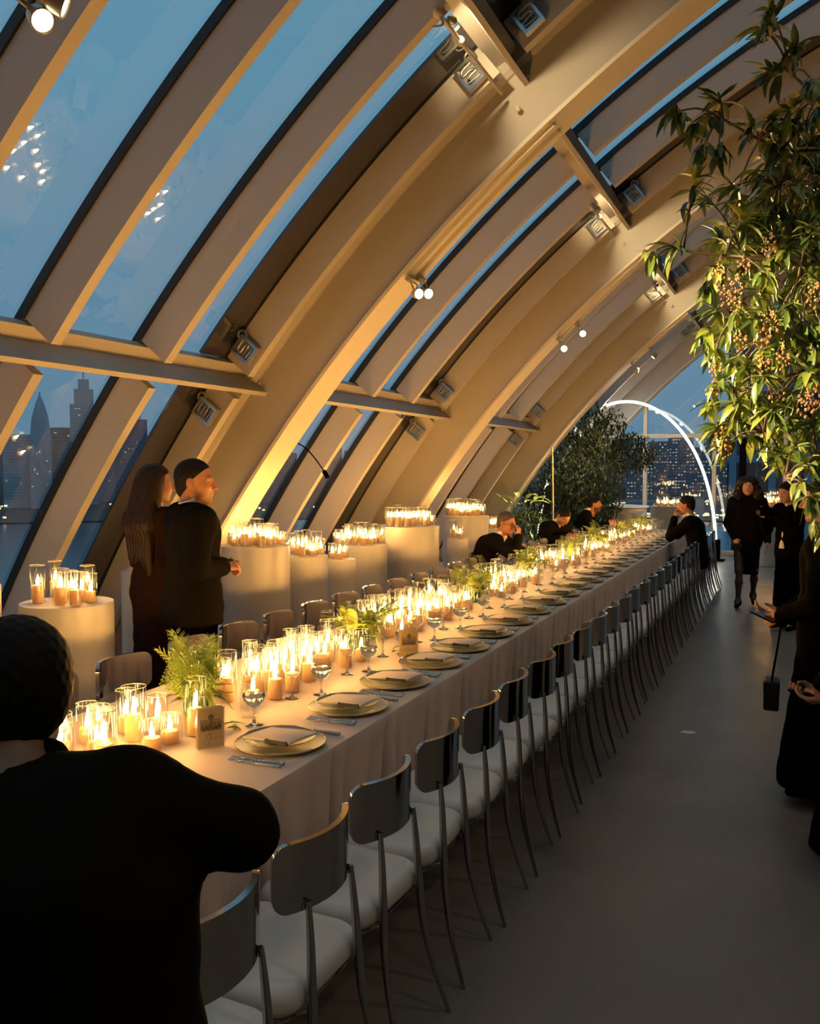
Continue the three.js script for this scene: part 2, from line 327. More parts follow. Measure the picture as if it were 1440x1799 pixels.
const winMats = [[1, 0.72, 0.36], [0.95, 0.9, 0.75], [0.8, 0.95, 0.75]].map((c) => new THREE.MeshStandardMaterial({ color: 0x000000, emissive: lin(...c), emissiveIntensity: 0.8 }));
function tower(x0, x1, top, dist, label, o = {}) {
  const mid = (x0 + x1) / 2, r = sight(mid, 820, 1), L = Math.hypot(r.x, r.z), dir = V3(r.x / L, 0, r.z / L), turn = Math.atan2(-dir.x, -dir.z);
  const q = dist * (V3(dir.x, 0, dir.z).dot(FW)), w = (x1 - x0) * q / FOCAL, h = EYE + (820 - top) * q / FOCAL - GROUND, depth = o.depth ?? w * 0.8;
  const t = thing(o.name ?? 'office_tower', label, 'building', V3(dir.x * dist, GROUND, dir.z * dist), turn, o.group);
  const m = cityMats[o.m ?? 0], steps = o.steps ?? [[1, 1]];
  const g = [];
  let y = 0;
  for (const [hf, wf] of steps) { g.push(box(w * wf, h * hf, depth * wf, 0, y + h * hf / 2, 0)); y += h * hf; }
  if (!o.round) part('body', fuse(g), m, t);
  else part('body', lathe([[w / 2, 0], [w / 2 * 1.02, h * 0.4], [w / 2, h * 0.62], [w / 2 * 0.8, h * 0.8], [w / 2 * 0.42, h * 0.93], [w * 0.05, h]], 14), m, t);
  if (o.mast) part('mast', cyl(w * 0.05, w * 0.02, h * o.mast, 0, h, 0, 6), m, t);
  // floor bands, then some lit windows on the side that faces the hall
  const n = o.lights ?? 14, lw = [], cw = Math.max(2.6, w / 12), rows = Math.max(6, Math.floor(h / 7)), cols = Math.max(2, Math.floor(w / (cw * 1.5)));
  const bands = [];
  for (let k = 1; k < Math.min(rows, 26); k++) bands.push(box(w * (steps[0][1] ?? 1) * 1.004, 0.7, 0.8, 0, h * (o.round ? 0.6 : steps[0][0]) * k / Math.min(rows, 26), depth / 2 * steps[0][1]));
  if (!o.round) part('floor_band', fuse(bands), cityMats[((o.m ?? 0) + 1) % 4], t);
  for (let k = 0; k < n; k++) {
    const c = Math.floor(rnd() * cols), f = Math.floor(rows * (0.3 + 0.68 * rnd())), yy = f / rows * h * (steps[0][0]) * (o.round ? 0.6 : 1), xx = ((c + 0.5) / cols - 0.5) * w * 0.92;
    const zz = o.round ? Math.sqrt(Math.max(0, (w / 2 * 1.03) ** 2 - xx * xx)) : depth / 2 * steps[0][1];
    lw.push(box(cw * rr(0.3, 0.9) ** 1.5, rr(1.2, 2.6), 1, xx, yy, zz + 0.6));
  }
  if (n) tag(part('lit_windows', fuse(lw), winMats[(o.m ?? 0) % 3], t), null, null, null, 'stuff');
  return t;
}
// skyline through the sloping glass on the left
tower(54, 90, 696, 2300, 'pointed round tower with a column of lights, left in the lower glazing', { round: true, m: 2, lights: 8, mast: 0.03 });
tower(126, 172, 668, 2500, 'tall stepped skyscraper with a spire in the lower glazing', { steps: [[0.8, 1], [0.12, 0.7], [0.08, 0.4]], m: 2, lights: 7, mast: 0.1 });
{
  const t = tower(203, 258, 738, 2100, 'dark blue tower block with a white roof sign', { m: 3, lights: 10 });
  const b = new THREE.Box3().setFromObject(t.children[0]).getSize(V3()), h = b.y;
  part('roof_sign', rbox(24, 8, 3, 1, -8, h + 5, 10), new THREE.MeshStandardMaterial({ color: 0x000000, emissive: lin(0.9, 1, 1), emissiveIntensity: 2 }), t);
  part('mast', cyl(2, 1, 22, 20, h, 8, 6), cityMats[1], t);
}
const far = 'distant dark city blocks across the river';
[[-120, -40, 770, 2600, 1], [-46, 12, 742, 2700, 0], [8, 58, 764, 2350, 2], [84, 130, 752, 2650, 1], [108, 150, 776, 2150, 0], [160, 206, 758, 2700, 2], [255, 300, 772, 2550, 1], [296, 352, 790, 2400, 0], [360, 420, 782, 2600, 2], [440, 520, 796, 2500, 1], [540, 600, 776, 2650, 0], [605, 660, 792, 2450, 2], [690, 760, 800, 2600, 1]]
  .forEach(([a, b, y, D, m], i) => tower(a, b, y, D, 'far low city block behind the sloping glass, ' + ORD[i] + ' along the far shore from the left', { name: 'city_block', m, lights: 4, group: far }));
// towers through the end wall
[[1030, 1074, 802, 2050, 0], [1066, 1108, 770, 2500, 1], [1100, 1148, 788, 1950, 3], [1142, 1180, 776, 2350, 0], [1174, 1216, 762, 2150, 1], [1210, 1248, 786, 1900, 3], [1236, 1264, 766, 2600, 2], [1258, 1300, 800, 2000, 0], [1296, 1350, 780, 2400, 1]]
  .forEach(([a, b, y, D, m], i) => tower(a, b, y, D, 'dark tower with scattered lit windows beyond the end wall, ' + ORD[i] + ' from the left', { name: 'office_tower', m, lights: 60, group: 'towers beyond the end wall' }));
{
  const amber = [], green = [];
  for (let i = 0; i < 260; i++) {
    const x = i < 170 ? rr(1035, 1310) : rr(-60, 700), r = sight(x, 820, 1), L = Math.hypot(r.x, r.z), D = i < 170 ? 1760 + 700 * rnd() ** 2 : 1740 + 1100 * rnd();
    (rnd() < 0.7 ? amber : green).push(box(rr(3, 9), rr(2, 4), 3, r.x / L * D, GROUND + rr(3, 9), r.z / L * D));
  }
  const a = single('street_lights', fuse(amber), new THREE.MeshStandardMaterial({ color: 0x000000, emissive: lin(1, 0.6, 0.24), emissiveIntensity: 2.2 }), 'band of amber street lights along the far shore', 'lights'); tag(a, null, null, null, 'stuff');
  const b = single('street_lights', fuse(green), new THREE.MeshStandardMaterial({ color: 0x000000, emissive: lin(0.75, 0.95, 0.6), emissiveIntensity: 2 }), 'scattered pale green and white lights along the far shore', 'lights'); tag(b, null, null, null, 'stuff');
}
{
  // the facade that stands close outside on the right
  const t = thing('neighbouring_building', 'pale blue framed facade with dark windows outside the end wall', 'building', P(0, -0.2, 31));
  const fm = mat(lin(0.24, 0.29, 0.37), 0.6), gm = mat(lin(0.06, 0.075, 0.1), 0.12), xs = [-1.9, -0.72, 0.32, 1.45, 2.6, 3.8, 5.1], ys = [0, 2.1, 4.35, 5.9, 7.6];
  xs.forEach((x) => part('column', box(0.22, 8.6, 0.3, x, 4.3, 0), fm, t));
  ys.forEach((y) => part('beam', box(7.4, 0.24, 0.26, 1.6, y + 0.1, 0), fm, t));
  for (let i = 0; i < xs.length - 1; i++) for (let j = 0; j < ys.length - 1; j++) {
    const w = xs[i + 1] - xs[i] - 0.22, h = ys[j + 1] - ys[j] - 0.24, g = part('window', box(w, h, 0.05, (xs[i] + xs[i + 1]) / 2, (ys[j] + ys[j + 1]) / 2 + 0.1, -0.16), gm, t);
    part('glazing_bar', fuse([box(0.05, h, 0.06, (xs[i] + xs[i + 1]) / 2 + 0.12, (ys[j] + ys[j + 1]) / 2 + 0.1, -0.11)]), fm, g);
  }
  part('wall', box(7.4, 8.6, 0.3, 1.6, 4.3, -0.45), mat(lin(0.05, 0.06, 0.08), 0.8), t);
  const p = single('terrace_post', fuse([box(0.13, 4.2, 0.13, 0, 2.1, 0), box(0.24, 0.05, 0.24, 0, 0.025, 0)]).translate(-1.02, -0.2, -END - 0.75), M.black, 'black square post outside the end wall behind the curly-haired woman', 'post');
}

// ---------------------------------------------------------------- the long table
const TX0 = -2.66, TX1 = -1.5, TD0 = 1.22, TD1 = 14.95, TOP = 0.75;
{
  const pos = [], uv = [], idx = [];
  const row = (list) => { const at = pos.length / 3; list.forEach(([x, y, d]) => { pos.push(x, y, -d); uv.push(x * 10, (d + y) * 10); }); return at; };
  // the cloth runs from one hem over the top to the other hem; pleats fall at every place
  const fold = (d, side) => { const u = ((d - 2.83) / 0.456 + (side ? 0.4 : 0)) % 1, w = (u + 1) % 1, c = Math.min(w, 1 - w); return -1.25 * Math.exp(-((c / 0.022) ** 2)) + 0.5 * Math.exp(-(((w - 0.11) / 0.06) ** 2)) - 0.55 * Math.exp(-(((w - 0.27) / 0.05) ** 2)) + 0.3 * Math.exp(-(((w - 0.42) / 0.09) ** 2)) - 0.3 * Math.exp(-(((w - 0.7) / 0.07) ** 2)) + 0.1 * Math.sin(d * 23 + side * 2) - 0.25; };
  const nd = 1380, drop = 14, across = 10, width = 2 * (drop + 1) + across + 1;
  for (let i = 0; i <= nd; i++) {
    const d = TD0 + (TD1 - TD0) * i / nd, line = [], f0 = fold(d, 1), f1 = fold(d, 0);
    const side = (x, s, f) => { const out = []; for (let k = 0; k <= drop; k++) { const t = k / drop, y = TOP - 0.012 - t * 0.715; out.push([x + s * (0.004 + f * 0.07 * Math.min(1, t * 2.2 + 0.03)), y, d]); } return out; };
    line.push(...side(TX0, -1, f0).reverse());
    for (let k = 0; k <= across; k++) line.push([TX0 + 0.004 + (TX1 - TX0 - 0.008) * k / across, TOP, d]);
    line.push(...side(TX1, 1, f1));
    row(line);
  }
  for (let i = 0; i < nd; i++) for (let k = 0; k < width - 1; k++) { const a = i * width + k, b = a + width; idx.push(a, b, a + 1, a + 1, b, b + 1); }
  // the two ends
  for (const [d, s] of [[TD0, -1], [TD1, 1]]) {
    const at = pos.length / 3, n = 40;
    for (let k = 0; k <= 12; k++) for (let j = 0; j <= n; j++) { const t = k / 12, x = TX0 + (TX1 - TX0) * j / n; pos.push(x, TOP - t * 0.725, -(d + s * t * (0.014 + 0.012 * Math.sin(x * 26) + 0.008 * Math.sin(x * 49)))); uv.push(x * 10, t * 7); }
    for (let k = 0; k < 12; k++) for (let j = 0; j < n; j++) { const a = at + k * (n + 1) + j, b = a + n + 1; s < 0 ? idx.push(a, b, a + 1, a + 1, b, b + 1) : idx.push(a, a + 1, b, a + 1, b + 1, b); }
  }
  single('tablecloth', toCreasedNormals(geometry(pos, null, uv, idx), 0.9), M.linen, 'pale linen cloth that covers the long banquet table to the floor in pleats', 'tablecloth');
}

// ---------------------------------------------------------------- chairs
function backPlate() {                                            // curved band, rounded corners, ends bent towards the sitter
  const W = 0.4, H = 0.175, r = 0.042, n = 26, T = 0.017, pos = [], idx = [];
  const cols = [];
  for (let i = 0; i <= n; i++) {
    const u = -Math.cos(i / n * Math.PI), s = u * W / 2, e = Math.max(0, Math.abs(s) - (W / 2 - r)), hh = H / 2 - r + Math.sqrt(Math.max(0, r * r - e * e)), ang = s / 0.27;
    const x = 0.15 - 0.27 * (1 - Math.cos(ang)), z = 0.27 * Math.sin(ang) * 0.94 + s * 0.06, nx = Math.cos(ang), nz = Math.sin(ang);
    cols.push([x, z, nx, nz, hh]);
  }
  const put = (c, side, y) => { pos.push(c[0] + side * T / 2 * c[2], 0.735 + y, c[1] + side * T / 2 * c[3]); return pos.length / 3 - 1; };
  for (const side of [1, -1]) {
    const at = pos.length / 3, m = 4;
    cols.forEach((c) => { for (let k = 0; k <= m; k++) put(c, side, c[4] * (2 * k / m - 1)); });
    for (let i = 0; i < n; i++) for (let k = 0; k < m; k++) { const a = at + i * (m + 1) + k, b = a + m + 1; side > 0 ? idx.push(a, a + 1, b, a + 1, b + 1, b) : idx.push(a, b, a + 1, a + 1, b, b + 1); }
  }
  for (const s of [1, -1]) {
    for (let i = 0; i < n; i++) { const a = put(cols[i], 1, s * cols[i][4]), b = put(cols[i], -1, s * cols[i][4]), c = put(cols[i + 1], 1, s * cols[i + 1][4]), d = put(cols[i + 1], -1, s * cols[i + 1][4]); s > 0 ? idx.push(a, b, c, b, d, c) : idx.push(a, c, b, b, c, d); }
  }
  for (const i of [0, n]) { const c = cols[i], a = put(c, 1, c[4]), b = put(c, -1, c[4]), e = put(c, 1, -c[4]), f = put(c, -1, -c[4]); i ? idx.push(a, b, e, b, f, e) : idx.push(a, e, b, b, e, f); }
  return toCreasedNormals(geometry(pos, null, null, idx), 0.6);
}
function cushion() {
  const g = smooth(new THREE.ExtrudeGeometry(roundRect(0.325, 0.375, 0.06), { depth: 0.012, bevelEnabled: true, bevelThickness: 0.032, bevelSize: 0.032, bevelSegments: 6, curveSegments: 10 }));
  g.rotateX(-Math.PI / 2).translate(-0.055, 0.425, 0);
  const p = g.attributes.position;
  for (let i = 0; i < p.count; i++) { const x = p.getX(i) + 0.055, z = p.getZ(i), t = (0.19 - x) / 0.38; p.setZ(i, z * (0.95 + 0.07 * t)); if (p.getY(i) > 0.43) p.setY(i, p.getY(i) + 0.012 * Math.max(0, 1 - (x * x + z * z) / 0.04)); }
  g.computeVertexNormals();
  return g;
}
const chair0 = thing('dining_chair', 'x', 'chair', P(0, 0, 0));
{
  part('backrest', backPlate(), M.darkChrome, chair0);
  part('seat', cushion(), M.seat, chair0);
  const rail = new THREE.Shape(roundRect(0.34, 0.38, 0.07).getPoints(8)), pts = rail.getPoints(6).map((p) => V3(p.x - 0.055, 0.386, p.y)), c = new THREE.CatmullRomCurve3(pts, true);
  part('seat_frame', new THREE.TubeGeometry(c, 44, 0.009, 6, true), M.darkChrome, chair0);
  for (const s of [1, -1]) {
    part('leg', tube([V3(0.142, 0.672, s * 0.112), V3(0.15, 0.58, s * 0.116), V3(0.158, 0.43, s * 0.124), V3(0.168, 0.3, s * 0.133), V3(0.2, 0.14, s * 0.15), V3(0.245, 0, s * 0.168)], [0.0075, 0.0105, 0.014, 0.0115, 0.009, 0.0065], 10, 22), M.darkChrome, chair0);
    part('leg', tube([V3(-0.195, 0.39, s * 0.16), V3(-0.2, 0.2, s * 0.17), V3(-0.205, 0, s * 0.175)], [0.012, 0.01, 0.007], 8, 8), M.darkChrome, chair0);
    part('bracket', tube([V3(0.1, 0.387, s * 0.14), V3(0.16, 0.4, s * 0.125)], [0.007, 0.007], 6, 2), M.chrome, chair0);
  }
}
const AISLE_X = -1.24, WALL_ROW_X = -2.92, PITCH_D = 0.4555;
const SEATED = [9.3, 12.1, 14.2];                                // chairs taken by guests
const NR = 28, rightD = (i) => 1.6 + PITCH_D * i, leftD = [3.02, 3.5, 4.03, 4.5, 4.96, 5.43, 5.9, 6.36, 6.82, 7.29, 7.75, 8.21, 8.67];
while (leftD.at(-1) < 13.6) leftD.push(leftD.at(-1) + 0.46);
for (let i = 0; i < NR; i++) {
  const label = `white-seated chrome chair on the aisle side of the table, ${ORD[i]} from the near end`, p = P(AISLE_X + rr(-0.008, 0.008), 0, rightD(i)), turn = rr(-0.05, 0.05);
  if (!i) { chair0.position.copy(p); chair0.rotation.y = turn; tag(chair0, label, 'chair', 'chairs along the aisle side'); } else copyOf(chair0, 'dining_chair', p, turn, label, 'chairs along the aisle side');
}
SEATED.forEach((q) => { for (let k = leftD.length - 1; k >= 0; k--) if (Math.abs(leftD[k] - q) < 0.42) leftD.splice(k, 1); leftD.push(q); });
leftD.sort((a, b) => a - b);
leftD.forEach((d, i) => copyOf(chair0, 'dining_chair', P(WALL_ROW_X - (SEATED.includes(d) ? 0.16 : 0) + rr(-0.01, 0.01), 0, d), Math.PI + rr(-0.08, 0.08), `white-seated chrome chair on the window side of the table, ${ORD[i]} from the near end`, 'chairs along the window side'));

// ---------------------------------------------------------------- place settings
const charger0 = thing('charger_plate', 'x', 'plate', P(0, 0, 0));
part('dish', lathe([[0, 0.004], [0.1, 0.004], [0.112, 0.006], [0.16, 0.014], [0.163, 0.0155], [0.16, 0.011], [0.115, 0.001], [0, 0.0005]], 56), M.china, charger0);
part('rim', new THREE.TorusGeometry(0.163, 0.0017, 6, 56).rotateX(Math.PI / 2).translate(0, 0.0152, 0), M.gold, charger0);
const plate0 = thing('dinner_plate', 'x', 'plate', P(0, 0, 0));
part('dish', lathe([[0, 0.005], [0.085, 0.005], [0.095, 0.008], [0.127, 0.016], [0.13, 0.0175], [0.127, 0.013], [0.095, 0.003], [0.07, 0.0005], [0, 0.0005]], 52), M.chinaBlue, plate0);
part('rim', new THREE.TorusGeometry(0.13, 0.0016, 6, 52).rotateX(Math.PI / 2).translate(0, 0.0172, 0), M.gold, plate0);
const napkin0 = thing('folded_napkin', 'x', 'napkin', P(0, 0, 0));
{
  const pos = [], uv = [], idx = [], nx = 18, nz = 10, w = 0.2, l = 0.15;
  for (const s of [1, 0]) { for (let i = 0; i <= nx; i++) for (let j = 0; j <= nz; j++) { const u = i / nx - 0.5, v = j / nz - 0.5, y = 0.006 * Math.sin(u * 4.2 + 0.6) + 0.003 * Math.cos(v * 4); pos.push(u * w - v * 0.02, 0.004 + y * 0.6 + s * 0.005, v * l); uv.push(u * 2, v * 2); } }
  const n1 = (nx + 1) * (nz + 1), at = (s, i, j) => (s ? 0 : n1) + i * (nz + 1) + j;
  for (let i = 0; i < nx; i++) for (let j = 0; j < nz; j++) { idx.push(at(1, i, j), at(1, i, j + 1), at(1, i + 1, j), at(1, i, j + 1), at(1, i + 1, j + 1), at(1, i + 1, j)); idx.push(at(0, i, j), at(0, i + 1, j), at(0, i, j + 1), at(0, i, j + 1), at(0, i + 1, j), at(0, i + 1, j + 1)); }
  for (let i = 0; i < nx; i++) for (const j of [0, nz]) idx.push(at(1, i, j), at(1, i + 1, j), at(0, i, j), at(0, i, j), at(1, i + 1, j), at(0, i + 1, j));
  for (let j = 0; j < nz; j++) for (const i of [0, nx]) idx.push(at(1, i, j), at(1, i, j + 1), at(0, i, j), at(0, i, j), at(1, i, j + 1), at(0, i, j + 1));
  part('cloth', toCreasedNormals(geometry(pos, null, uv, idx), 0.7), M.napkin, napkin0);
  part('band', rbox(0.095, 0.013, 0.014, 0.003, 0.035, 0.0045, 0.073), M.darkStrip, napkin0);  // dark strip along the near edge of the napkin
}
const fork0 = thing('fork', 'x', 'fork', P(0, 0, 0));
{
  part('handle', fuse([tube([V3(0.1, 0.005, 0), V3(0.05, 0.006, 0), V3(0.0, 0.006, 0)], [0.0062, 0.0052, 0.0048], 8, 8), new THREE.SphereGeometry(0.0072, 10, 8).translate(0.101, 0.006, 0), new THREE.TorusGeometry(0.0052, 0.0018, 6, 10).rotateY(Math.PI / 2).translate(0.0, 0.006, 0), new THREE.TorusGeometry(0.0052, 0.0016, 6, 10).rotateY(Math.PI / 2).translate(0.085, 0.006, 0)]), M.chrome, fork0);
  const head = [tube([V3(0, 0.006, 0), V3(-0.02, 0.0065, 0), V3(-0.04, 0.008, 0), V3(-0.058, 0.006, 0)], [0.003, 0.003, 0.005, 0.008], 8, 8)];
  for (const z of [-0.0095, -0.0032, 0.0032, 0.0095]) head.push(tube([V3(-0.056, 0.006, z), V3(-0.08, 0.005, z), V3(-0.1, 0.008, z)], [0.0019, 0.0016, 0.001], 5, 4));
  part('head', fuse(head), M.chrome, fork0);
}
const knife0 = thing('table_knife', 'x', 'knife', P(0, 0, 0));
{
  part('handle', fuse([tube([V3(0.11, 0.006, 0), V3(0.06, 0.0065, 0), V3(0.01, 0.006, 0)], [0.0072, 0.0064, 0.0052], 8, 8), new THREE.SphereGeometry(0.008, 10, 8).translate(0.112, 0.006, 0), new THREE.TorusGeometry(0.006, 0.002, 6, 10).rotateY(Math.PI / 2).translate(0.01, 0.006, 0)]), M.chrome, knife0);
  part('blade', prism([[0.01, -0.006], [-0.1, -0.008], [-0.118, -0.004], [-0.12, 0.002], [0.01, 0.006]], 0.0016, 0.0004).rotateX(-Math.PI / 2).translate(0, 0.0045, 0), M.chrome, knife0);
}
const goblet0 = thing('water_goblet', 'x', 'glass', P(0, 0, 0));
{
  part('bowl', lathe([[0.0065, 0.068], [0.022, 0.075], [0.038, 0.092], [0.045, 0.112], [0.0445, 0.132], [0.0395, 0.158], [0.0372, 0.17]], 30), M.clear, goblet0);
  part('rim', new THREE.TorusGeometry(0.0372, 0.0011, 6, 30).rotateX(Math.PI / 2).translate(0, 0.17, 0), M.rim, goblet0);
  part('stem', lathe([[0, 0.0005], [0.034, 0.0005], [0.035, 0.002], [0.022, 0.005], [0.007, 0.011], [0.0045, 0.03], [0.0045, 0.055], [0.008, 0.069], [0, 0.0705]], 26), M.stem, goblet0);
  part('water', lathe([[0, 0.0725], [0.0205, 0.077], [0.0365, 0.0935], [0.0432, 0.112], [0.0432, 0.121], [0, 0.121]], 28), M.water, goblet0);
}
const wine0 = thing('wine_glass', 'x', 'glass', P(0, 0, 0));
{
  part('bowl', lathe([[0.005, 0.088], [0.02, 0.094], [0.034, 0.112], [0.039, 0.135], [0.037, 0.16], [0.032, 0.19], [0.031, 0.2]], 28), M.clear, wine0);
  part('rim', new THREE.TorusGeometry(0.031, 0.001, 6, 28).rotateX(Math.PI / 2).translate(0, 0.2, 0), M.rim, wine0);
  part('stem', lathe([[0, 0.0005], [0.033, 0.0005], [0.034, 0.002], [0.018, 0.005], [0.005, 0.012], [0.0036, 0.04], [0.0036, 0.075], [0.006, 0.089], [0, 0.09]], 24), M.stem, wine0);
}
const placeD = [2.79, 3.33, 3.8, 4.25, 4.68];
while (placeD.length < 26) placeD.push(placeD.at(-1) + 0.4555);
const first = {};
function put(src, name, label, cat, group, pos, turn) {
  if (!first[name]) { first[name] = true; src.position.copy(pos); src.rotation.y = turn; return tag(src, label, cat, group); }
  return copyOf(src, name, pos, turn, label, group);
}
placeD.forEach((d, i) => {
  const nth = ORD[i] + ' place from the near end, aisle side', y = TOP + 0.001;
  put(charger0, 'charger_plate', 'wide gold-rimmed charger under the dinner plate, ' + nth, 'plate', 'chargers', P(-1.69, y, d), 0);
  put(plate0, 'dinner_plate', 'grey-blue gold-rimmed dinner plate, ' + nth, 'plate', 'dinner plates', P(-1.69 - 0.004, y + 0.0165, d), 0);
  put(napkin0, 'folded_napkin', 'beige napkin with dark band, ' + nth, 'napkin', 'napkins', P(-1.68, y + 0.036, d - 0.012 + rr(-0.006, 0.006)), rr(-0.12, 0.06));
  put(fork0, 'fork', 'silver fork nearer the plate, ' + nth, 'fork', 'forks', P(-1.665, y, d - 0.193), rr(-0.04, 0.04));
  put(fork0, 'fork', 'silver fork farther from the plate, ' + nth, 'fork', 'forks', P(-1.66, y, d - 0.222), rr(-0.04, 0.04));
  put(knife0, 'table_knife', 'silver knife beside the plate, ' + nth, 'knife', 'knives', P(-1.665, y, d + 0.188), rr(-0.04, 0.04));
  put(goblet0, 'water_goblet', 'round-bowled water goblet, ' + nth, 'glass', 'water goblets', P(-1.905 + rr(-0.01, 0.01), y, d + 0.16 + rr(-0.02, 0.02)), 0);
  if (i) put(wine0, 'wine_glass', 'tall-stemmed wine glass, ' + nth, 'glass', 'wine glasses', P(-1.985 + rr(-0.01, 0.01), y, d + 0.07 + rr(-0.02, 0.02)), 0);
});
scene.children.filter((o) => o.name.startsWith('water_goblet')).slice(7).forEach((o) => o.remove(o.children.find((c) => c.name === 'water')));
const dry = scene.children.filter((o) => o.name.startsWith('water_goblet')).at(-1);
leftD.slice(3).forEach((d, i) => put(dry, 'water_goblet', 'round-bowled water goblet, ' + ORD[i + 3] + ' place from the near end, window side', 'glass', 'water goblets on the window side', P(-2.47, TOP + 0.001, d + 0.1), 0));
// acrylic stands with a printed card
function cardStand(pos, turn, label, seedTone) {
  const t = thing('card_stand', label, 'card stand', pos, turn), c = document.createElement('canvas'); c.width = 220; c.height = 320;
  const g = c.getContext('2d');
  g.fillStyle = '#cbb389'; g.fillRect(0, 0, 220, 320);
  g.fillStyle = '#8a7048'; g.fillRect(22, 90, 176, 92);
  g.fillStyle = '#a68c60'; g.fillRect(22, 96, 176, 20);
  g.fillStyle = '#5d4828'; for (let k = 0; k < 14; k++) { g.beginPath(); g.ellipse(34 + k * 12, 150 + (k % 3) * 9, 8, 13, 0, 0, 7); g.fill(); }
  g.fillStyle = '#7d6540'; g.beginPath(); g.ellipse(112, 74, 25, 27, 0, 0, 7); g.fill(); g.fillRect(98, 96, 28, 40);
  g.strokeStyle = '#5c4526'; g.lineWidth = 2; g.beginPath(); g.moveTo(98, 72); g.lineTo(126, 72); g.stroke();
  g.strokeStyle = '#7a5f38'; g.lineWidth = 3; g.beginPath(); g.moveTo(62, 268); g.bezierCurveTo(84, 206, 112, 190, 106, 226); g.bezierCurveTo(98, 270, 84, 290, 78, 300); g.moveTo(96, 250); g.bezierCurveTo(120, 232, 128, 262, 146, 240); g.bezierCurveTo(152, 250, 166, 232, 176, 246); g.stroke();
  const tx = new THREE.CanvasTexture(c); tx.colorSpace = THREE.SRGBColorSpace;
  part('acrylic_block', new RoundedBoxGeometry(0.104, 0.15, 0.03, 2, 0.003).translate(0, 0.0755, 0), M.clear, t);
  part('printed_card', new THREE.BoxGeometry(0.096, 0.142, 0.0016).translate(0, 0.0755, 0.009), mat(lin(1, 1, 1), 0.6, 0, { map: tx }), t);
  part('backing', new THREE.BoxGeometry(0.096, 0.142, 0.0012).translate(0, 0.0755, -0.011), M.napkin, t);
}
cardStand(P(-1.9, TOP + 0.001, 2.66), 0.95, 'small clear stand with a sepia card beside the nearest flowers');
cardStand(P(-1.86, TOP + 0.001, 4.36), 0.7, 'small clear stand with a card beside the second flowers');

// ---------------------------------------------------------------- candles in glass cylinders
const pillar = (r, h) => lathe([[0, 0.001], [r, 0.001], [r, h - 0.004], [r - 0.004, h], [r * 0.55, h - 0.002], [r * 0.3, h - 0.006], [0, h - 0.007]], 22);
const flameGeo = lathe([[0, 0], [0.0085, 0.009], [0.0095, 0.021], [0.0052, 0.04], [0, 0.06]], 7);
const wickGeo = tube([V3(0, 0, 0), V3(0.0006, 0.005, 0), V3(0.001, 0.01, 0)], [0.001, 0.0009], 5, 3);
const glassGeo = (r, h, ribs) => {
  const g = lathe([[r - 0.003, 0.001], [r, 0.006], [r, h]], ribs ? 72 : 30), p = g.attributes.position;
  if (ribs) { for (let i = 0; i < p.count; i++) { const x = p.getX(i), z = p.getZ(i), a = Math.atan2(z, x), k = 1 + 0.045 * Math.cos(a * 24) * (p.getY(i) > 0.004 ? 1 : 0); p.setX(i, x * k); p.setZ(i, z * k); } g.computeVertexNormals(); }
  return g;
};
function makeCandle(cd, r, h, wr, wh, ribs) {
  const t = thing('candle_holder', 'x', 'candle', P(0, 0, 0));
  const gl = part('glass_cylinder', glassGeo(r, h, ribs), M.clear, t);
  part('rim', new THREE.TorusGeometry(r, 0.0013, 6, 34).rotateX(Math.PI / 2).translate(0, h, 0), M.rim, gl);
  const c = part('candle', pillar(wr, wh).translate(0, 0.004, 0), M.wax, t);
  part('wick', wickGeo.clone().translate(0, wh - 0.003, 0), M.wick, c);
  const f = part('flame', flameGeo, M.flame, c); f.position.y = wh + 0.002;
  const l = new THREE.PointLight(CANDLE, cd, 0, 2); l.position.set(0, wh + 0.022, 0); l.castShadow = true; l.shadow.radius = 0.35; t.add(l);
  return t;
}
// sizes: glass radius, glass height, wax radius, wax height
const SIZES = [[0.04, 0.215, 0.03, 0.1], [0.042, 0.185, 0.031, 0.085], [0.037, 0.165, 0.028, 0.062], [0.045, 0.2, 0.033, 0.095], [0.039, 0.145, 0.029, 0.055], [0.043, 0.105, 0.032, 0.045, true]];
const candleKinds = [CANDLE_CD, TABLE_CD].flatMap((cd) => SIZES.map((s) => makeCandle(cd, ...s)));
const usedKind = new Set();
let nCandles = 0;
const GLASS = ['tallest', 'tall', 'slim', 'wide tall', 'short', 'low ribbed'];
const fromLeft = (list) => list.map(([p, k]) => { const v = p.clone().sub(camera.position); return [p, k, v.dot(RT) / v.dot(FW)]; }).sort((a, b) => a[2] - b[2]);
function candle(kind, pos, label, group) {
  nCandles++;
  const turn = rnd() * 6;
  if (!usedKind.has(kind)) { usedKind.add(kind); const c = candleKinds[kind]; c.position.copy(pos); c.rotation.y = turn; return tag(c, label, 'candle', group); }
  return copyOf(candleKinds[kind], 'candle_holder', pos, turn, label, group);
}
function scatter(n, inside, radius, taken = []) {
  const out = [];
  for (let t = 0; t < 4000 && out.length < n; t++) { const k = Math.floor(rnd() * SIZES.length), [x, z] = inside(), r = SIZES[k][0]; if ([...out, ...taken].every((q) => Math.hypot(q[0] - x, q[1] - z) > q[2] + r + 0.004)) out.push([x, z, r, k]); }
  return out;
}
const NEAR = ['nearest the photographer', 'second from the near end', 'third from the near end', 'fourth from the near end', 'fifth from the near end', 'sixth from the near end', 'seventh from the near end', 'at the far end'];
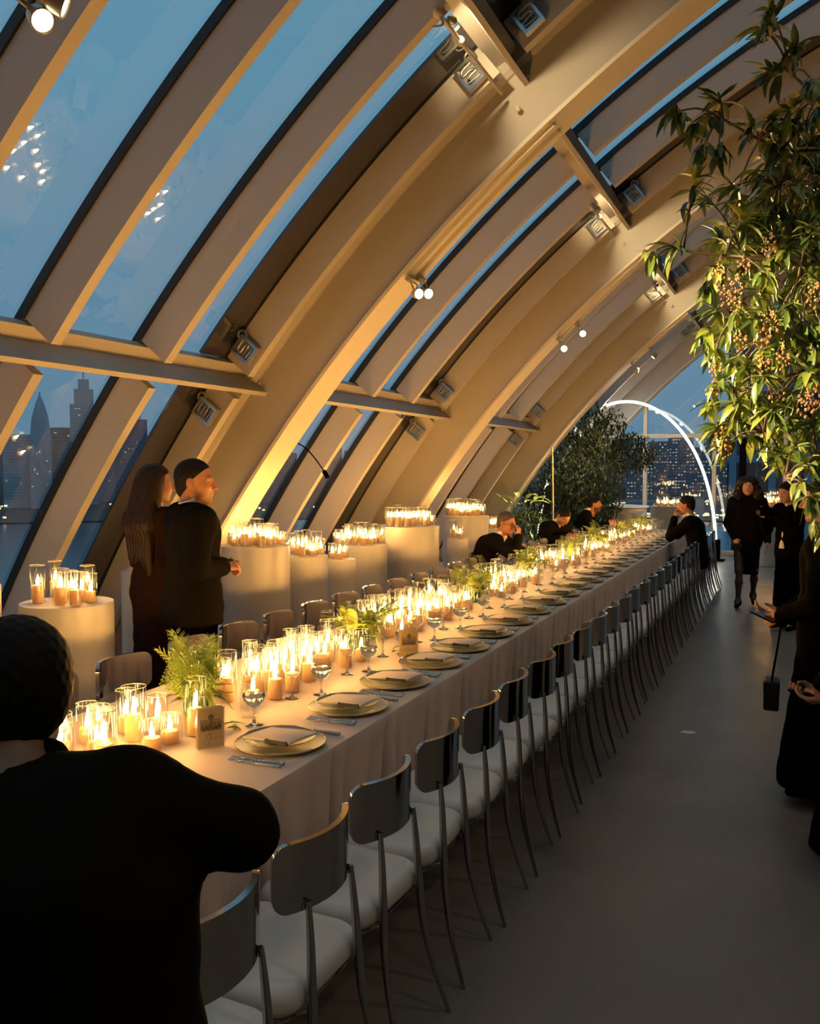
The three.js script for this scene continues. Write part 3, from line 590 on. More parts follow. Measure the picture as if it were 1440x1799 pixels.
[[1.75, 2.78, 26], [3.2, 4.2, 30], [4.7, 6.05, 34], [6.65, 7.7, 24], [8.2, 9.35, 20], [9.75, 10.9, 17], [11.4, 12.5, 14], [12.95, 14.2, 14]].forEach(([a, b, n], i) => {
  const pts = scatter(n, () => [rr(-2.4, -2.03), rr(a, b)]);
  const where = ['nearest', 'second nearest', 'third nearest', 'fourth nearest', 'fifth nearest', 'sixth nearest', 'seventh nearest', 'farthest'][i];
  fromLeft(pts.map(([x, d, , k]) => [P(x, TOP + 0.001, d), k])).forEach(([p, k], n) => candle(k + SIZES.length, p, `${GLASS[k]} glass candle, ${ORD[n]} from the left in the ${where} table cluster`, 'table candles ' + NEAR[i]));
});

// ---------------------------------------------------------------- white drums with candles along the windows
const drumMat = mat(lin(0.52, 0.5, 0.51), 0.3);
function drum(X, d, r, h, n, label, sizes) {
  const t = thing('display_plinth', label[0], 'plinth', P(X, 0, d));
  part('drum', lathe([[0, 0.002], [r - 0.004, 0.002], [r, 0.008], [r, h - 0.006], [r - 0.002, h - 0.001], [r - 0.006, h], [0, h]], 56), drumMat, t);
  part('foot_ring', cyl(r - 0.014, r - 0.014, 0.012, 0, 0, 0, 40), M.black, t);
  const pts = scatter(n, () => { const a = rnd() * 6.3, q = Math.sqrt(rnd()) * (r - 0.055); return [X + q * Math.cos(a), d + q * Math.sin(a)]; });
  fromLeft(pts.map(([x, z, , k]) => [P(x, h + 0.001, z), k])).forEach(([p, k], i) => candle(k, p, `${GLASS[k]} glass candle, ${ORD[i]} from the left ${label[1]}`, label[2]));
}
drum(-4.2, 3.62, 0.19, 1.1, 3, ['white drum plinth cut by the left edge of the photo', 'on the plinth at the left edge', 'candles at the left edge']);
drum(-3.8, 3.97, 0.255, 0.985, 9, ['white drum plinth left of the standing couple, behind the near man', 'on the plinth left of the couple', 'candles left of the couple'], [0, 1, 2, 3, 4]);
drum(-4.32, 5.3, 0.18, 1.0, 2, ['slim white drum plinth half hidden behind the long-haired woman', 'on the plinth behind the long-haired woman', 'candles behind the woman']);
drum(-4.0, 6.24, 0.275, 1.12, 22, ['wide tall white drum plinth just right of the man in the dark suit', 'on the wide plinth beside the standing man', 'candles beside the standing man']);
drum(-3.98, 6.98, 0.215, 0.975, 12, ['grey-shaded drum plinth, second right of the standing man', 'on the second plinth after the standing man', 'candles on the second plinth']);
drum(-3.88, 7.47, 0.15, 0.9, 8, ['slimmest and lowest pale drum plinth, third right of the standing man', 'on the slimmest low plinth', 'candles on the slim low plinth']);
drum(-4.1, 8.33, 0.29, 0.97, 18, ['wide drum plinth, fourth right of the standing man', 'on the fourth plinth after the standing man', 'candles on the fourth plinth']);
drum(-3.82, 9.0, 0.315, 1.12, 22, ['widest tall drum plinth, fifth right of the standing man', 'on the fifth plinth after the standing man', 'candles on the fifth plinth']);
drum(-3.72, 10.2, 0.14, 0.9, 5, ['small low drum plinth between two tall plinths', 'on the small plinth between tall ones', 'candles on the small low plinth']);
drum(-4.0, 11.3, 0.3, 1.11, 22, ['tall drum plinth left of the seated man with glasses', 'on the tall plinth before the bespectacled man', 'candles left of the man with glasses']);
drum(-3.86, 12.3, 0.19, 0.88, 8, ['drum plinth just behind the seated man with glasses', 'behind the bespectacled man', 'candles behind the man with glasses']);
drum(-2.16, 17.0, 0.29, 1.04, 11, ['white drum plinth at the far end of the table', 'on the plinth at the table end', 'candles at the far end']);
drum(-0.42, 17.2, 0.2, 1.08, 9, ['white drum plinth behind the woman with the camera', 'behind the woman with the camera', 'candles behind the camera']);
{
  const t = thing('bar_counter', 'white counter with a curved flared top by the end wall', 'counter', P(-3.15, 0, 17.6));
  part('body', lathe([[0, 0.002], [0.3, 0.002], [0.3, 0.3], [0.36, 0.66], [0.5, 0.92], [0.56, 0.98], [0, 0.98]], 44), drumMat, t);
  part('top', lathe([[0, 0.98], [0.58, 0.98], [0.59, 0.99], [0.58, 1.01], [0, 1.01]], 44), M.white, t);
}

// ---------------------------------------------------------------- plants
function strew(shape, list) {                                       // many copies of a small leaf joined into one mesh
  const p = shape.attributes.position, n = p.count, pos = new Float32Array(n * 3 * list.length), idx = new Uint32Array(shape.index.count * list.length), v = new THREE.Vector3();
  list.forEach((m, i) => { for (let k = 0; k < n; k++) { v.fromBufferAttribute(p, k).applyMatrix4(m); pos.set([v.x, v.y, v.z], (i * n + k) * 3); } for (let k = 0; k < shape.index.count; k++) idx[i * shape.index.count + k] = shape.index.array[k] + i * n; });
  const g = new THREE.BufferGeometry(); g.setAttribute('position', new THREE.BufferAttribute(pos, 3)); g.setIndex(new THREE.BufferAttribute(idx, 1)); g.computeVertexNormals();
  return g;
}
function foliage(shape, list, m, parent) { part('foliage', strew(shape, list), m, parent).userData.kind = 'stuff'; }
function leafGeo(droop, fold, wide = 0.3, n = 6) {                        // one leaf of length 1 along +z, folded along its midrib
  const pos = [], uv = [], idx = [];
  for (let i = 0; i <= n; i++) {
    const t = i / n, w = wide * 0.5 * Math.sin(Math.PI * Math.min(1, t * 0.93 + 0.07) ** 0.85) + (i === n ? 0 : 0.006), y = -droop * t * t, z = t * (1 - droop * 0.2 * t);
    for (const s of [-1, 0, 1]) { pos.push(s * w, y + (s ? fold * w : 0) + (s ? 0.012 * Math.sin(t * 14 + s) : 0), z); uv.push(s * 0.5 + 0.5, t); }
    if (i < n) for (const k of [0, 1]) { const a = i * 3 + k; idx.push(a, a + 3, a + 1, a + 1, a + 3, a + 4); }
  }
  return geometry(pos, null, uv, idx);
}
const leafShapes = [leafGeo(0.3, 0.4, 0.26), leafGeo(0.6, 0.5, 0.3), leafGeo(0.15, 0.3, 0.22)];
const leafMats = [M.leafA, M.leafB, M.leafC];
function aim(dir, up = V3(0, 1, 0)) { const z = dir.clone().normalize(), x = up.clone().cross(z); if (x.lengthSq() < 1e-4) x.set(1, 0, 0); x.normalize(); return new THREE.Quaternion().setFromRotationMatrix(new THREE.Matrix4().makeBasis(x, z.clone().cross(x), z)); }
const unitV = () => { const a = rnd() * 6.283, y = rr(-1, 1), s = Math.sqrt(1 - y * y); return V3(Math.cos(a) * s, y, Math.sin(a) * s); };
function blossomGeo(n, r) {
  const g = [];
  for (let i = 0; i < n; i++) { const v = unitV().multiplyScalar(r * Math.cbrt(rnd())); v.y *= 1.5; g.push(new THREE.IcosahedronGeometry(rr(0.004, 0.009), 0).translate(v.x, v.y, v.z)); }
  return fuse(g);
}
{
  // the tall tree at the right edge
  const t = thing('flowering_tree', 'tall broad-leaved tree with drooping leaves and orange blossom at the right edge', 'tree', P(1.05, 0, 4.9)), o = t.position;
  const rel = (p) => p.clone().sub(o);
  part('pot', lathe([[0, 0.002], [0.22, 0.002], [0.26, 0.42], [0.28, 0.44], [0.25, 0.44], [0.24, 0.4], [0, 0.4]], 36), M.black, t);
  const top = V3(-0.05, 2.1, 0.05);
  part('trunk', tube([V3(0, 0.38, 0), V3(0.04, 1.2, 0.03), top], [0.06, 0.05, 0.042], 10, 14), M.bark, t);
  const tips = [[1186, 196, 4.0], [1215, 215, 4.1], [1262, 262, 4.2], [1245, 205, 4.3], [1352, 14, 4.1], [1340, 50, 4.3], [1140, 448, 4.0], [1178, 432, 4.1], [1236, 258, 4.2], [1262, 170, 4.4], [1222, 312, 4.1], [1240, 345, 4.3], [1216, 352, 4.2],
    [1262, 470, 4.1], [1240, 508, 4.2], [1256, 545, 4.1], [1236, 588, 4.2], [1252, 622, 4.3], [1262, 672, 4.1], [1244, 706, 4.2], [1258, 748, 4.1], [1275, 782, 4.2], [1290, 705, 4.0], [1310, 640, 4.1], [1330, 560, 4.0], [1300, 520, 4.2], [1285, 430, 4.3],
    [1310, 385, 4.2], [1280, 330, 4.4], [1330, 300, 4.3], [1365, 250, 4.2], [1320, 220, 4.3], [1390, 190, 4.1], [1350, 130, 4.4], [1400, 80, 4.3], [1425, 140, 4.0], [1420, 260, 4.2], [1400, 330, 4.1], [1360, 360, 4.3], [1425, 400, 4.0], [1380, 440, 4.2], [1345, 480, 4.0], [1420, 500, 4.1], [1385, 540, 4.0],
    [1415, 580, 4.2], [1370, 610, 4.1], [1340, 660, 4.0], [1425, 650, 4.0], [1390, 690, 4.1], [1355, 720, 4.0], [1425, 735, 4.1], [1395, 780, 4.0], [1370, 800, 4.1], [1425, 815, 3.9], [1350, 790, 4.2], [1412, 850, 3.9], [1432, 880, 3.8], [1436, 930, 3.9], [1380, 690, 4.6], [1330, 700, 4.6], [1300, 580, 4.6], [1310, 470, 4.7], [1350, 420, 4.6],
    [1290, 350, 4.7], [1380, 300, 4.7], [1410, 450, 4.7], [1360, 560, 4.7], [1270, 590, 4.5], [1300, 655, 4.5], [1345, 620, 4.4], [1300, 740, 4.4], [1395, 620, 4.5], [1430, 560, 4.6], [1330, 510, 4.4], [1260, 420, 4.5], [1300, 420, 4.5], [1340, 380, 4.5], [1390, 390, 4.5], [1425, 330, 4.5], [1436, 200, 4.4]];
  const clusters = tips.map(([x, y, d]) => ({ p: rel(sight(x, y, d)), seen: true }));
  for (let i = 0; i < 90; i++) clusters.push({ p: rel(sight(rr(1270, 1450), rr(300, 800), rr(4.1, 5.1))), seen: true });
  for (let i = 0; i < 46; i++) clusters.push({ p: rel(sight(rr(1340, 1450), rr(190, 470), rr(4.1, 5.0))) });
  for (let i = 0; i < 44; i++) { const v = unitV(); clusters.push({ p: V3(0.15 + v.x * 0.8, 2.75 + v.y * 1.05, -0.05 + v.z * 0.75) }); }
  // limbs fan out from the trunk, twigs reach every cluster
  const limbs = [[1270, 210, 4.35], [1300, 440, 4.4], [1200, 440, 4.15], [1290, 560, 4.35], [1290, 690, 4.3], [1340, 760, 4.25], [1380, 840, 4.1], [1370, 330, 4.4], [1390, 130, 4.4], [1350, 600, 4.5], [1400, 500, 4.3]].map(([x, y, d]) => rel(sight(x, y, d)));
  for (const [x, y, z] of [[0.6, 3.0, 0.2], [0.3, 3.5, -0.3], [0.7, 2.4, -0.3], [0.1, 2.9, -0.7], [0.4, 2.6, 0.6]]) limbs.push(V3(x, y, z));
  const nodes = [];
  limbs.forEach((e) => {
    const c = top.clone().lerp(e, 0.45).add(V3(0, 0.18, 0)), pts = [top.clone().add(V3(0, -0.12, 0)), c, e];
    part('branch', tube(pts, [0.026, 0.014, 0.006], 7, 14), M.bark, t);
    const cv = new THREE.CatmullRomCurve3(pts); for (let k = 3; k <= 10; k++) nodes.push(cv.getPoint(k / 10));
  });
  const twigs = [], loose = leafShapes.map(() => []);
  let shown = 0;
  const m4 = new THREE.Matrix4();
  clusters.forEach(({ p, seen }, ci) => {
    const near = nodes.reduce((a, b) => (b.distanceTo(p) < a.distanceTo(p) ? b : a)), axis = p.clone().sub(near); if (axis.length() < 0.02) axis.set(-0.5, 0.1, 0.2);
    twigs.push(tube([near, near.clone().lerp(p, 0.5).add(V3(0, 0.03, 0)), p], [0.006, 0.003], 5, 5));
    axis.normalize();
    const n = 12 + Math.floor(rnd() * 7);
    for (let k = 0; k < n; k++) {
      const dir = unitV().addScaledVector(axis, 0.9).add(V3(0, -0.45, 0)).normalize(), len = rr(0.06, 0.128), at = p.clone().addScaledVector(axis, -rnd() * 0.06).addScaledVector(dir, 0.008), q = aim(dir, V3(rr(-0.5, 0.5), 1, rr(-0.5, 0.5))), s = Math.floor(rnd() * 3);
      if (seen && shown < 300 && ci < 58 && k < 6) { shown++; const l = part('leaf', leafShapes[s], leafMats[Math.floor(rnd() * 3)], t); l.position.copy(at); l.quaternion.copy(q); l.scale.setScalar(len); }
      else loose[s].push(m4.compose(at, q, V3(len, len, len)).clone());
    }
  });
  part('twig', fuse(twigs), M.bark, t);
  loose.forEach((list, s) => foliage(leafShapes[s], list, leafMats[s], t));
  const bl = [blossomGeo(34, 0.036), blossomGeo(26, 0.03)];
  for (const [x, y, d] of [[1262, 482, 4.05], [1292, 505, 4.0], [1272, 520, 4.05], [1290, 535, 4.0], [1354, 570, 3.98], [1338, 590, 4.0], [1300, 600, 4.0], [1256, 655, 4.1], [1250, 695, 4.1], [1264, 772, 4.08], [1274, 790, 4.1], [1375, 632, 3.98], [1415, 712, 3.95], [1365, 690, 4.0], [1385, 340, 4.1], [1290, 372, 4.2], [1410, 315, 4.1], [1340, 640, 4.05], [1432, 520, 4.0], [1430, 700, 3.95], [1306, 470, 4.1], [1352, 432, 4.2]])
    part('blossom', bl[Math.floor(rnd() * 2)], M.blossom, t).position.copy(rel(sight(x, y, d)));
}
{
  // dark thicket by the end of the windows
  const t = thing('evergreen_tree', 'dark dense evergreen behind the far end of the table', 'tree', P(-3.75, 0, 16.4)), stems = [], m4 = new THREE.Matrix4();
  part('pot', lathe([[0, 0.002], [0.24, 0.002], [0.28, 0.4], [0, 0.4]], 28), M.black, t);
  for (const [x, z, h, b] of [[0, 0, 2.5, 0.1], [0.12, 0.1, 2.2, 0.5], [-0.12, 0.05, 1.9, -0.1], [0.05, -0.1, 2.0, 0.75], [-0.05, 0.1, 2.6, 0.3]]) { stems.push(V3(x + b, h, z)); part('stem', tube([V3(x, 0.38, z), V3(x + b * 0.4, h * 0.6, z), V3(x + b, h, z * 2)], [0.028, 0.018, 0.007], 7, 10), M.bark, t); }
  const list = [[], []];
  for (let i = 0; i < 11000; i++) {
    const v = unitV().multiplyScalar(Math.cbrt(rnd())), c = i % 9 === 0 ? V3(1.0, 2.0, -0.2) : i % 7 === 0 ? V3(0.4, 2.4, 0) : i % 3 === 0 ? V3(-0.3, 1.0, 0.5) : V3(0.15, 1.35, 0), e = i % 9 === 0 ? V3(0.45, 0.4, 0.3) : i % 7 === 0 ? V3(0.6, 0.5, 0.5) : i % 3 === 0 ? V3(0.55, 0.7, 0.5) : V3(0.8, 1.05, 0.6), p = c.clone().add(v.multiply(e));
    const len = rr(0.07, 0.13); list[i % 2].push(m4.compose(p, aim(unitV().add(V3(0, -0.3, 0))), V3(len, len, len)).clone());
  }
  const simple = [leafGeo(0.25, 0.35, 0.3, 3), leafGeo(0.1, 0.25, 0.27, 3)];
  list.forEach((l, s) => foliage(simple[s], l, s ? M.leafD : M.leafC, t));
  const tw = []; for (let i = 0; i < 26; i++) { const s = stems[i % 5], e = s.clone().add(V3(rr(-0.3, 0.75), rr(-0.6, 0.35), rr(-0.4, 0.4))); tw.push(tube([s.clone().multiplyScalar(0.85), e], [0.006, 0.002], 5, 4)); }
  part('twig', fuse(tw), M.bark, t);
}
{
  const t = thing('fan_palm', 'bright yellow-green palm with spread leaves below the last white ribs', 'plant', P(-4.0, 0, 13.9));
  part('pot', lathe([[0, 0.002], [0.16, 0.002], [0.2, 0.34], [0, 0.34]], 24), M.black, t);
  for (let k = 0; k < 11; k++) { const a = k / 11 * 6.283 + 0.2, e = V3(Math.cos(a) * 0.2, 1.2 + 0.06 * Math.sin(k * 2), Math.sin(a) * 0.2); part('stem', tube([V3(0, 0.3, 0), V3(e.x * 0.3, 0.8, e.z * 0.3), e], [0.009, 0.005], 5, 6), M.leafC, t); const l = part('leaf', leafShapes[k % 3], M.lime, t); l.position.copy(e); l.quaternion.copy(aim(V3(Math.cos(a), 0.25 + 0.7 * (k % 2), Math.sin(a)))); l.scale.setScalar(rr(0.28, 0.36)); }
  const m4 = new THREE.Matrix4(), bush = []; for (let i = 0; i < 420; i++) { const v = unitV(), len = rr(0.1, 0.2); bush.push(m4.compose(V3(0.12 + v.x * 0.42, 0.66 + v.y * 0.34, v.z * 0.4), aim(unitV().add(V3(0, 0.2, 0))), V3(len, len, len)).clone()); }
  foliage(leafShapes[0], bush, M.leafC, t);
  const c = thing('bamboo_cane', 'thin pale cane standing in front of the dark evergreen', 'cane', P(-3.62, 0, 14.4));
  part('cane', tube([V3(0, 0, 0), V3(0.01, 1.0, 0), V3(-0.01, 2.05, 0)], [0.018, 0.016, 0.013], 8, 10), mat(lin(0.45, 0.33, 0.18), 0.6), c);
  for (let k = 1; k < 6; k++) part('node', new THREE.TorusGeometry(0.016, 0.004, 6, 12).rotateX(Math.PI / 2).translate(0.004, k * 0.36, 0), M.bark, c);
}
// ---- flowers and greenery on the table
function frondGeo(len) {
  const pos = [], idx = [], quad = (a, b, w) => { const d = b.clone().sub(a), n = d.clone().cross(V3(0, 1, 0.3)).normalize().multiplyScalar(w), m = a.clone().lerp(b, 0.45), k = pos.length / 3; for (const p of [a, m.clone().add(n), b, m.clone().sub(n)]) pos.push(p.x, p.y, p.z); idx.push(k, k + 1, k + 2, k, k + 2, k + 3); };
  const rach = (t) => V3(0, len * t * (1 - 0.12 * t), len * 0.32 * t * t);
  for (let i = 0; i < 11; i++) { const t = 0.12 + 0.88 * i / 11, a = rach(t); quad(rach(t - 0.1), a, 0.0016); for (const s of [-1, 1]) { const L = len * 0.34 * (1.1 - t) + 0.012, e = a.clone().add(V3(s * L, L * 0.45, L * 0.25)); quad(a, e, 0.0012); for (let k = 1; k <= 5; k++) { const p = a.clone().lerp(e, k / 5), l = L * 0.28 * (1.2 - k / 6) + 0.005; quad(p, p.clone().add(V3(s * l * 0.5, l, l * 0.2)), l * 0.16); quad(p, p.clone().add(V3(s * l, -l * 0.35, l * 0.3)), l * 0.16); } } }
  quad(rach(0.9), rach(1.03), 0.004);
  return geometry(pos, null, null, idx);
}
const fronds = [frondGeo(0.3), frondGeo(0.24), frondGeo(0.18)];
const heart = (() => {                                             // a broad heart-shaped leaf with raised veins, stalk at the notch
  const s = new THREE.Shape(); s.moveTo(0, 0); s.bezierCurveTo(0.02, -0.035, 0.075, -0.02, 0.07, 0.03); s.bezierCurveTo(0.065, 0.08, 0.025, 0.12, 0, 0.15); s.bezierCurveTo(-0.025, 0.12, -0.065, 0.08, -0.07, 0.03); s.bezierCurveTo(-0.075, -0.02, -0.02, -0.035, 0, 0);
  const g = new THREE.ShapeGeometry(s, 14), p = g.attributes.position; for (let i = 0; i < p.count; i++) p.setZ(i, -0.9 * p.getX(i) ** 2 * 3 - 0.8 * (p.getY(i) - 0.05) ** 2); g.computeVertexNormals();
  return g;
})();
const veins = (() => { const g = []; const z = (x, y) => -2.7 * x * x - 0.8 * (y - 0.05) ** 2 + 0.001; const seg = (x, y, x2, y2) => g.push(tube([V3(x, y, z(x, y)), V3((x + x2) / 2, (y + y2) / 2, z((x + x2) / 2, (y + y2) / 2)), V3(x2, y2, z(x2, y2))], [0.0014, 0.0007], 4, 3)); seg(0, 0, 0, 0.145); for (const s of [-1, 1]) { seg(0, 0.005, s * 0.06, -0.004); seg(0, 0.01, s * 0.064, 0.045); seg(0, 0.04, s * 0.045, 0.085); seg(0, 0.075, s * 0.024, 0.112); } return fuse(g); })();
function arrangement(X, d, label, o = {}) {
  const t = thing('flower_arrangement', label, 'flowers', P(X, TOP + 0.001, d), rr(-1, 1)), n = o.n ?? 6; t.scale.setScalar(o.size ?? 1);
  part('vase', lathe([[0.002, 0.001], [0.035, 0.001], [0.048, 0.02], [0.05, 0.06], [0.036, 0.09], [0.038, 0.1], [0.035, 0.1], [0.033, 0.09], [0.046, 0.06], [0.044, 0.02], [0.002, 0.006]], 28), M.greenGlass, t);
  const st = []; for (let k = 0; k < 9; k++) { const a = rnd() * 6.3; st.push(tube([V3(0.012 * Math.cos(a), 0.02, 0.012 * Math.sin(a)), V3(0.02 * Math.cos(a), 0.1, 0.02 * Math.sin(a)), V3(0.09 * Math.cos(a), rr(0.15, 0.2), 0.09 * Math.sin(a))], [0.0022, 0.0014], 5, 5)); }
  part('stem', fuse(st), M.leafB, t);
  for (let k = 0; k < n; k++) { const f = part('fern_frond', fronds[k % 3], M.fern, t), a = rnd() * 6.3; f.position.set(0.025 * Math.cos(a), 0.08, 0.025 * Math.sin(a)); f.rotation.set(rr(0.02, o.tall ? 0.55 : 1.1), a, 0, 'YXZ'); f.scale.setScalar(o.tall ? rr(0.75, 1.15) : rr(0.6, 0.85)); }
  for (let k = 0; k < (o.hearts ?? 3); k++) { const a = rnd() * 6.3, l = part('heart_leaf', heart, M.lime, t); l.position.set(0.07 * Math.cos(a), rr(0.08, 0.18), 0.07 * Math.sin(a)); l.rotation.set(rr(-0.5, 0.3), Math.PI / 2 - a, Math.PI * 0.9 + rr(-0.4, 0.4), 'YXZ'); l.scale.setScalar(rr(0.6, 0.9)); part('vein', veins, M.leafB, l); }
  for (let k = 0; k < (o.leaves ?? 14); k++) { const a = rnd() * 6.3, l = part('leaf', leafShapes[k % 3], k % 3 ? M.leafB : M.lime, t); l.position.set(0.04 * Math.cos(a), rr(0.07, 0.13), 0.04 * Math.sin(a)); l.quaternion.copy(aim(V3(Math.cos(a), rr(0.0, 1.0), Math.sin(a)))); l.scale.setScalar(rr(0.07, 0.13)); }
  for (let k = 0; k < (o.blooms ?? 7); k++) { const a = rnd() * 6.3, q = rr(0.03, 0.1), b = part('bloom', bloomGeo, M.petal, t); b.position.set(q * Math.cos(a), rr(0.13, 0.2), q * Math.sin(a)); b.rotation.set(rr(-0.6, 0.6), 0, rr(-0.6, 0.6)); b.scale.setScalar(rr(0.7, 1.1)); }
}
const bloomGeo = (() => { const g = []; for (let k = 0; k < 9; k++) { const l = leafGeo(0.2, 0.3, 0.5); l.scale(0.022, 0.022, 0.022); l.rotateX(-0.6 - (k % 2) * 0.35).rotateY(k * 0.7); g.push(l); } g.push(new THREE.IcosahedronGeometry(0.005, 1)); return fuse(g); })();
arrangement(-2.18, 2.96, 'feathery yellow-green fern and heart-leaf arrangement, the nearest on the table', { tall: true, n: 36, hearts: 7, leaves: 24, blooms: 3 });
arrangement(-2.12, 1.5, 'greenery arrangement at the near end of the table, beyond the dark-jacketed man', { n: 6 });
[[4.45, 'third'], [6.35, 'fourth'], [7.95, 'fifth'], [9.55, 'sixth'], [11.15, 'seventh'], [12.72, 'eighth'], [14.4, 'ninth']].forEach(([d, w], i) => arrangement(-2.2 + 0.05 * Math.sin(i * 3), d, `green leaf and pale flower arrangement, ${w} along the table from the near end`, { n: 9, hearts: 4, leaves: 26, blooms: 13, size: 1.28 }));
// trailing greenery and a bottle beside the nearest arrangement
{
  const t = thing('water_bottle', 'slim clear glass bottle standing in the nearest greenery', 'bottle', P(-2.0, TOP + 0.001, 3.06));
  part('glass', lathe([[0.002, 0.001], [0.034, 0.001], [0.036, 0.006], [0.034, 0.1], [0.026, 0.15], [0.014, 0.19], [0.0125, 0.235], [0.014, 0.237], [0.0145, 0.245]], 28), M.clear, t);
  part('neck_ring', new THREE.TorusGeometry(0.0145, 0.0018, 6, 20).rotateX(Math.PI / 2).translate(0, 0.244, 0), M.rim, t);
  for (const [x, d, i] of [[-1.985, 2.87, 0], [-1.97, 4.5, 1]]) { const s = thing('leaf_spray', 'low spray of leaves lying on the cloth by the ' + ['nearest', 'second'][i] + ' card stand', 'greenery', P(x, TOP + 0.004, d)); for (let k = 0; k < 12; k++) { const a = rnd() * 6.3, l = part('leaf', leafShapes[k % 3], k % 2 ? M.lime : M.leafA, s); l.position.set(rr(-0.03, 0.03), 0.006 + rr(0, 0.012), rr(-0.08, 0.08)); l.quaternion.copy(aim(V3(Math.cos(a), 0.12, Math.sin(a)))); l.scale.setScalar(rr(0.05, 0.09)); } }
}

// ---------------------------------------------------------------- people: smooth bodies meshed from tapered limbs
const cap = (a, b, ra, rb, k = 0.03) => ({ t: 0, a, b, ra, rb, k });
const ell = (c, r, k = 0.02, sub) => ({ t: 1, c, r, k, sub });
function distance(prims, x, y, z) {
  let d = 1e3;
  for (const p of prims) {
    let v;
    if (p.t === 0) {
      const ax = p.a[0], ay = p.a[1], az = p.a[2], bx = p.b[0] - ax, by = p.b[1] - ay, bz = p.b[2] - az, qx = x - ax, qy = y - ay, qz = z - az, L = bx * bx + by * by + bz * bz || 1e-9, t = Math.max(0, Math.min(1, (qx * bx + qy * by + qz * bz) / L));
      v = Math.sqrt((qx - t * bx) ** 2 + (qy - t * by) ** 2 + (qz - t * bz) ** 2) - (p.ra + (p.rb - p.ra) * t);
    } else {
      const ex = (x - p.c[0]) / p.r[0], ey = (y - p.c[1]) / p.r[1], ez = (z - p.c[2]) / p.r[2], k0 = Math.sqrt(ex * ex + ey * ey + ez * ez), k1 = Math.sqrt((ex / p.r[0]) ** 2 + (ey / p.r[1]) ** 2 + (ez / p.r[2]) ** 2);
      v = k1 > 1e-9 ? k0 * (k0 - 1) / k1 : -Math.min(...p.r);
    }
    if (p.sub) { v = -v; const h = Math.max(p.k - Math.abs(d - v), 0) / p.k; d = Math.max(d, v) + h * h * p.k / 4; } else { const h = Math.max(p.k - Math.abs(d - v), 0) / p.k; d = Math.min(d, v) - h * h * p.k / 4; }
  }
  return d;
}
function bounds(prims, pad) {
  const lo = [9, 9, 9], hi = [-9, -9, -9];
  for (const p of prims) if (!p.sub) for (let i = 0; i < 3; i++) { if (p.t === 0) { lo[i] = Math.min(lo[i], p.a[i] - p.ra, p.b[i] - p.rb); hi[i] = Math.max(hi[i], p.a[i] + p.ra, p.b[i] + p.rb); } else { lo[i] = Math.min(lo[i], p.c[i] - p.r[i]); hi[i] = Math.max(hi[i], p.c[i] + p.r[i]); } }
  return [lo.map((v) => v - pad), hi.map((v) => v + pad)];
}
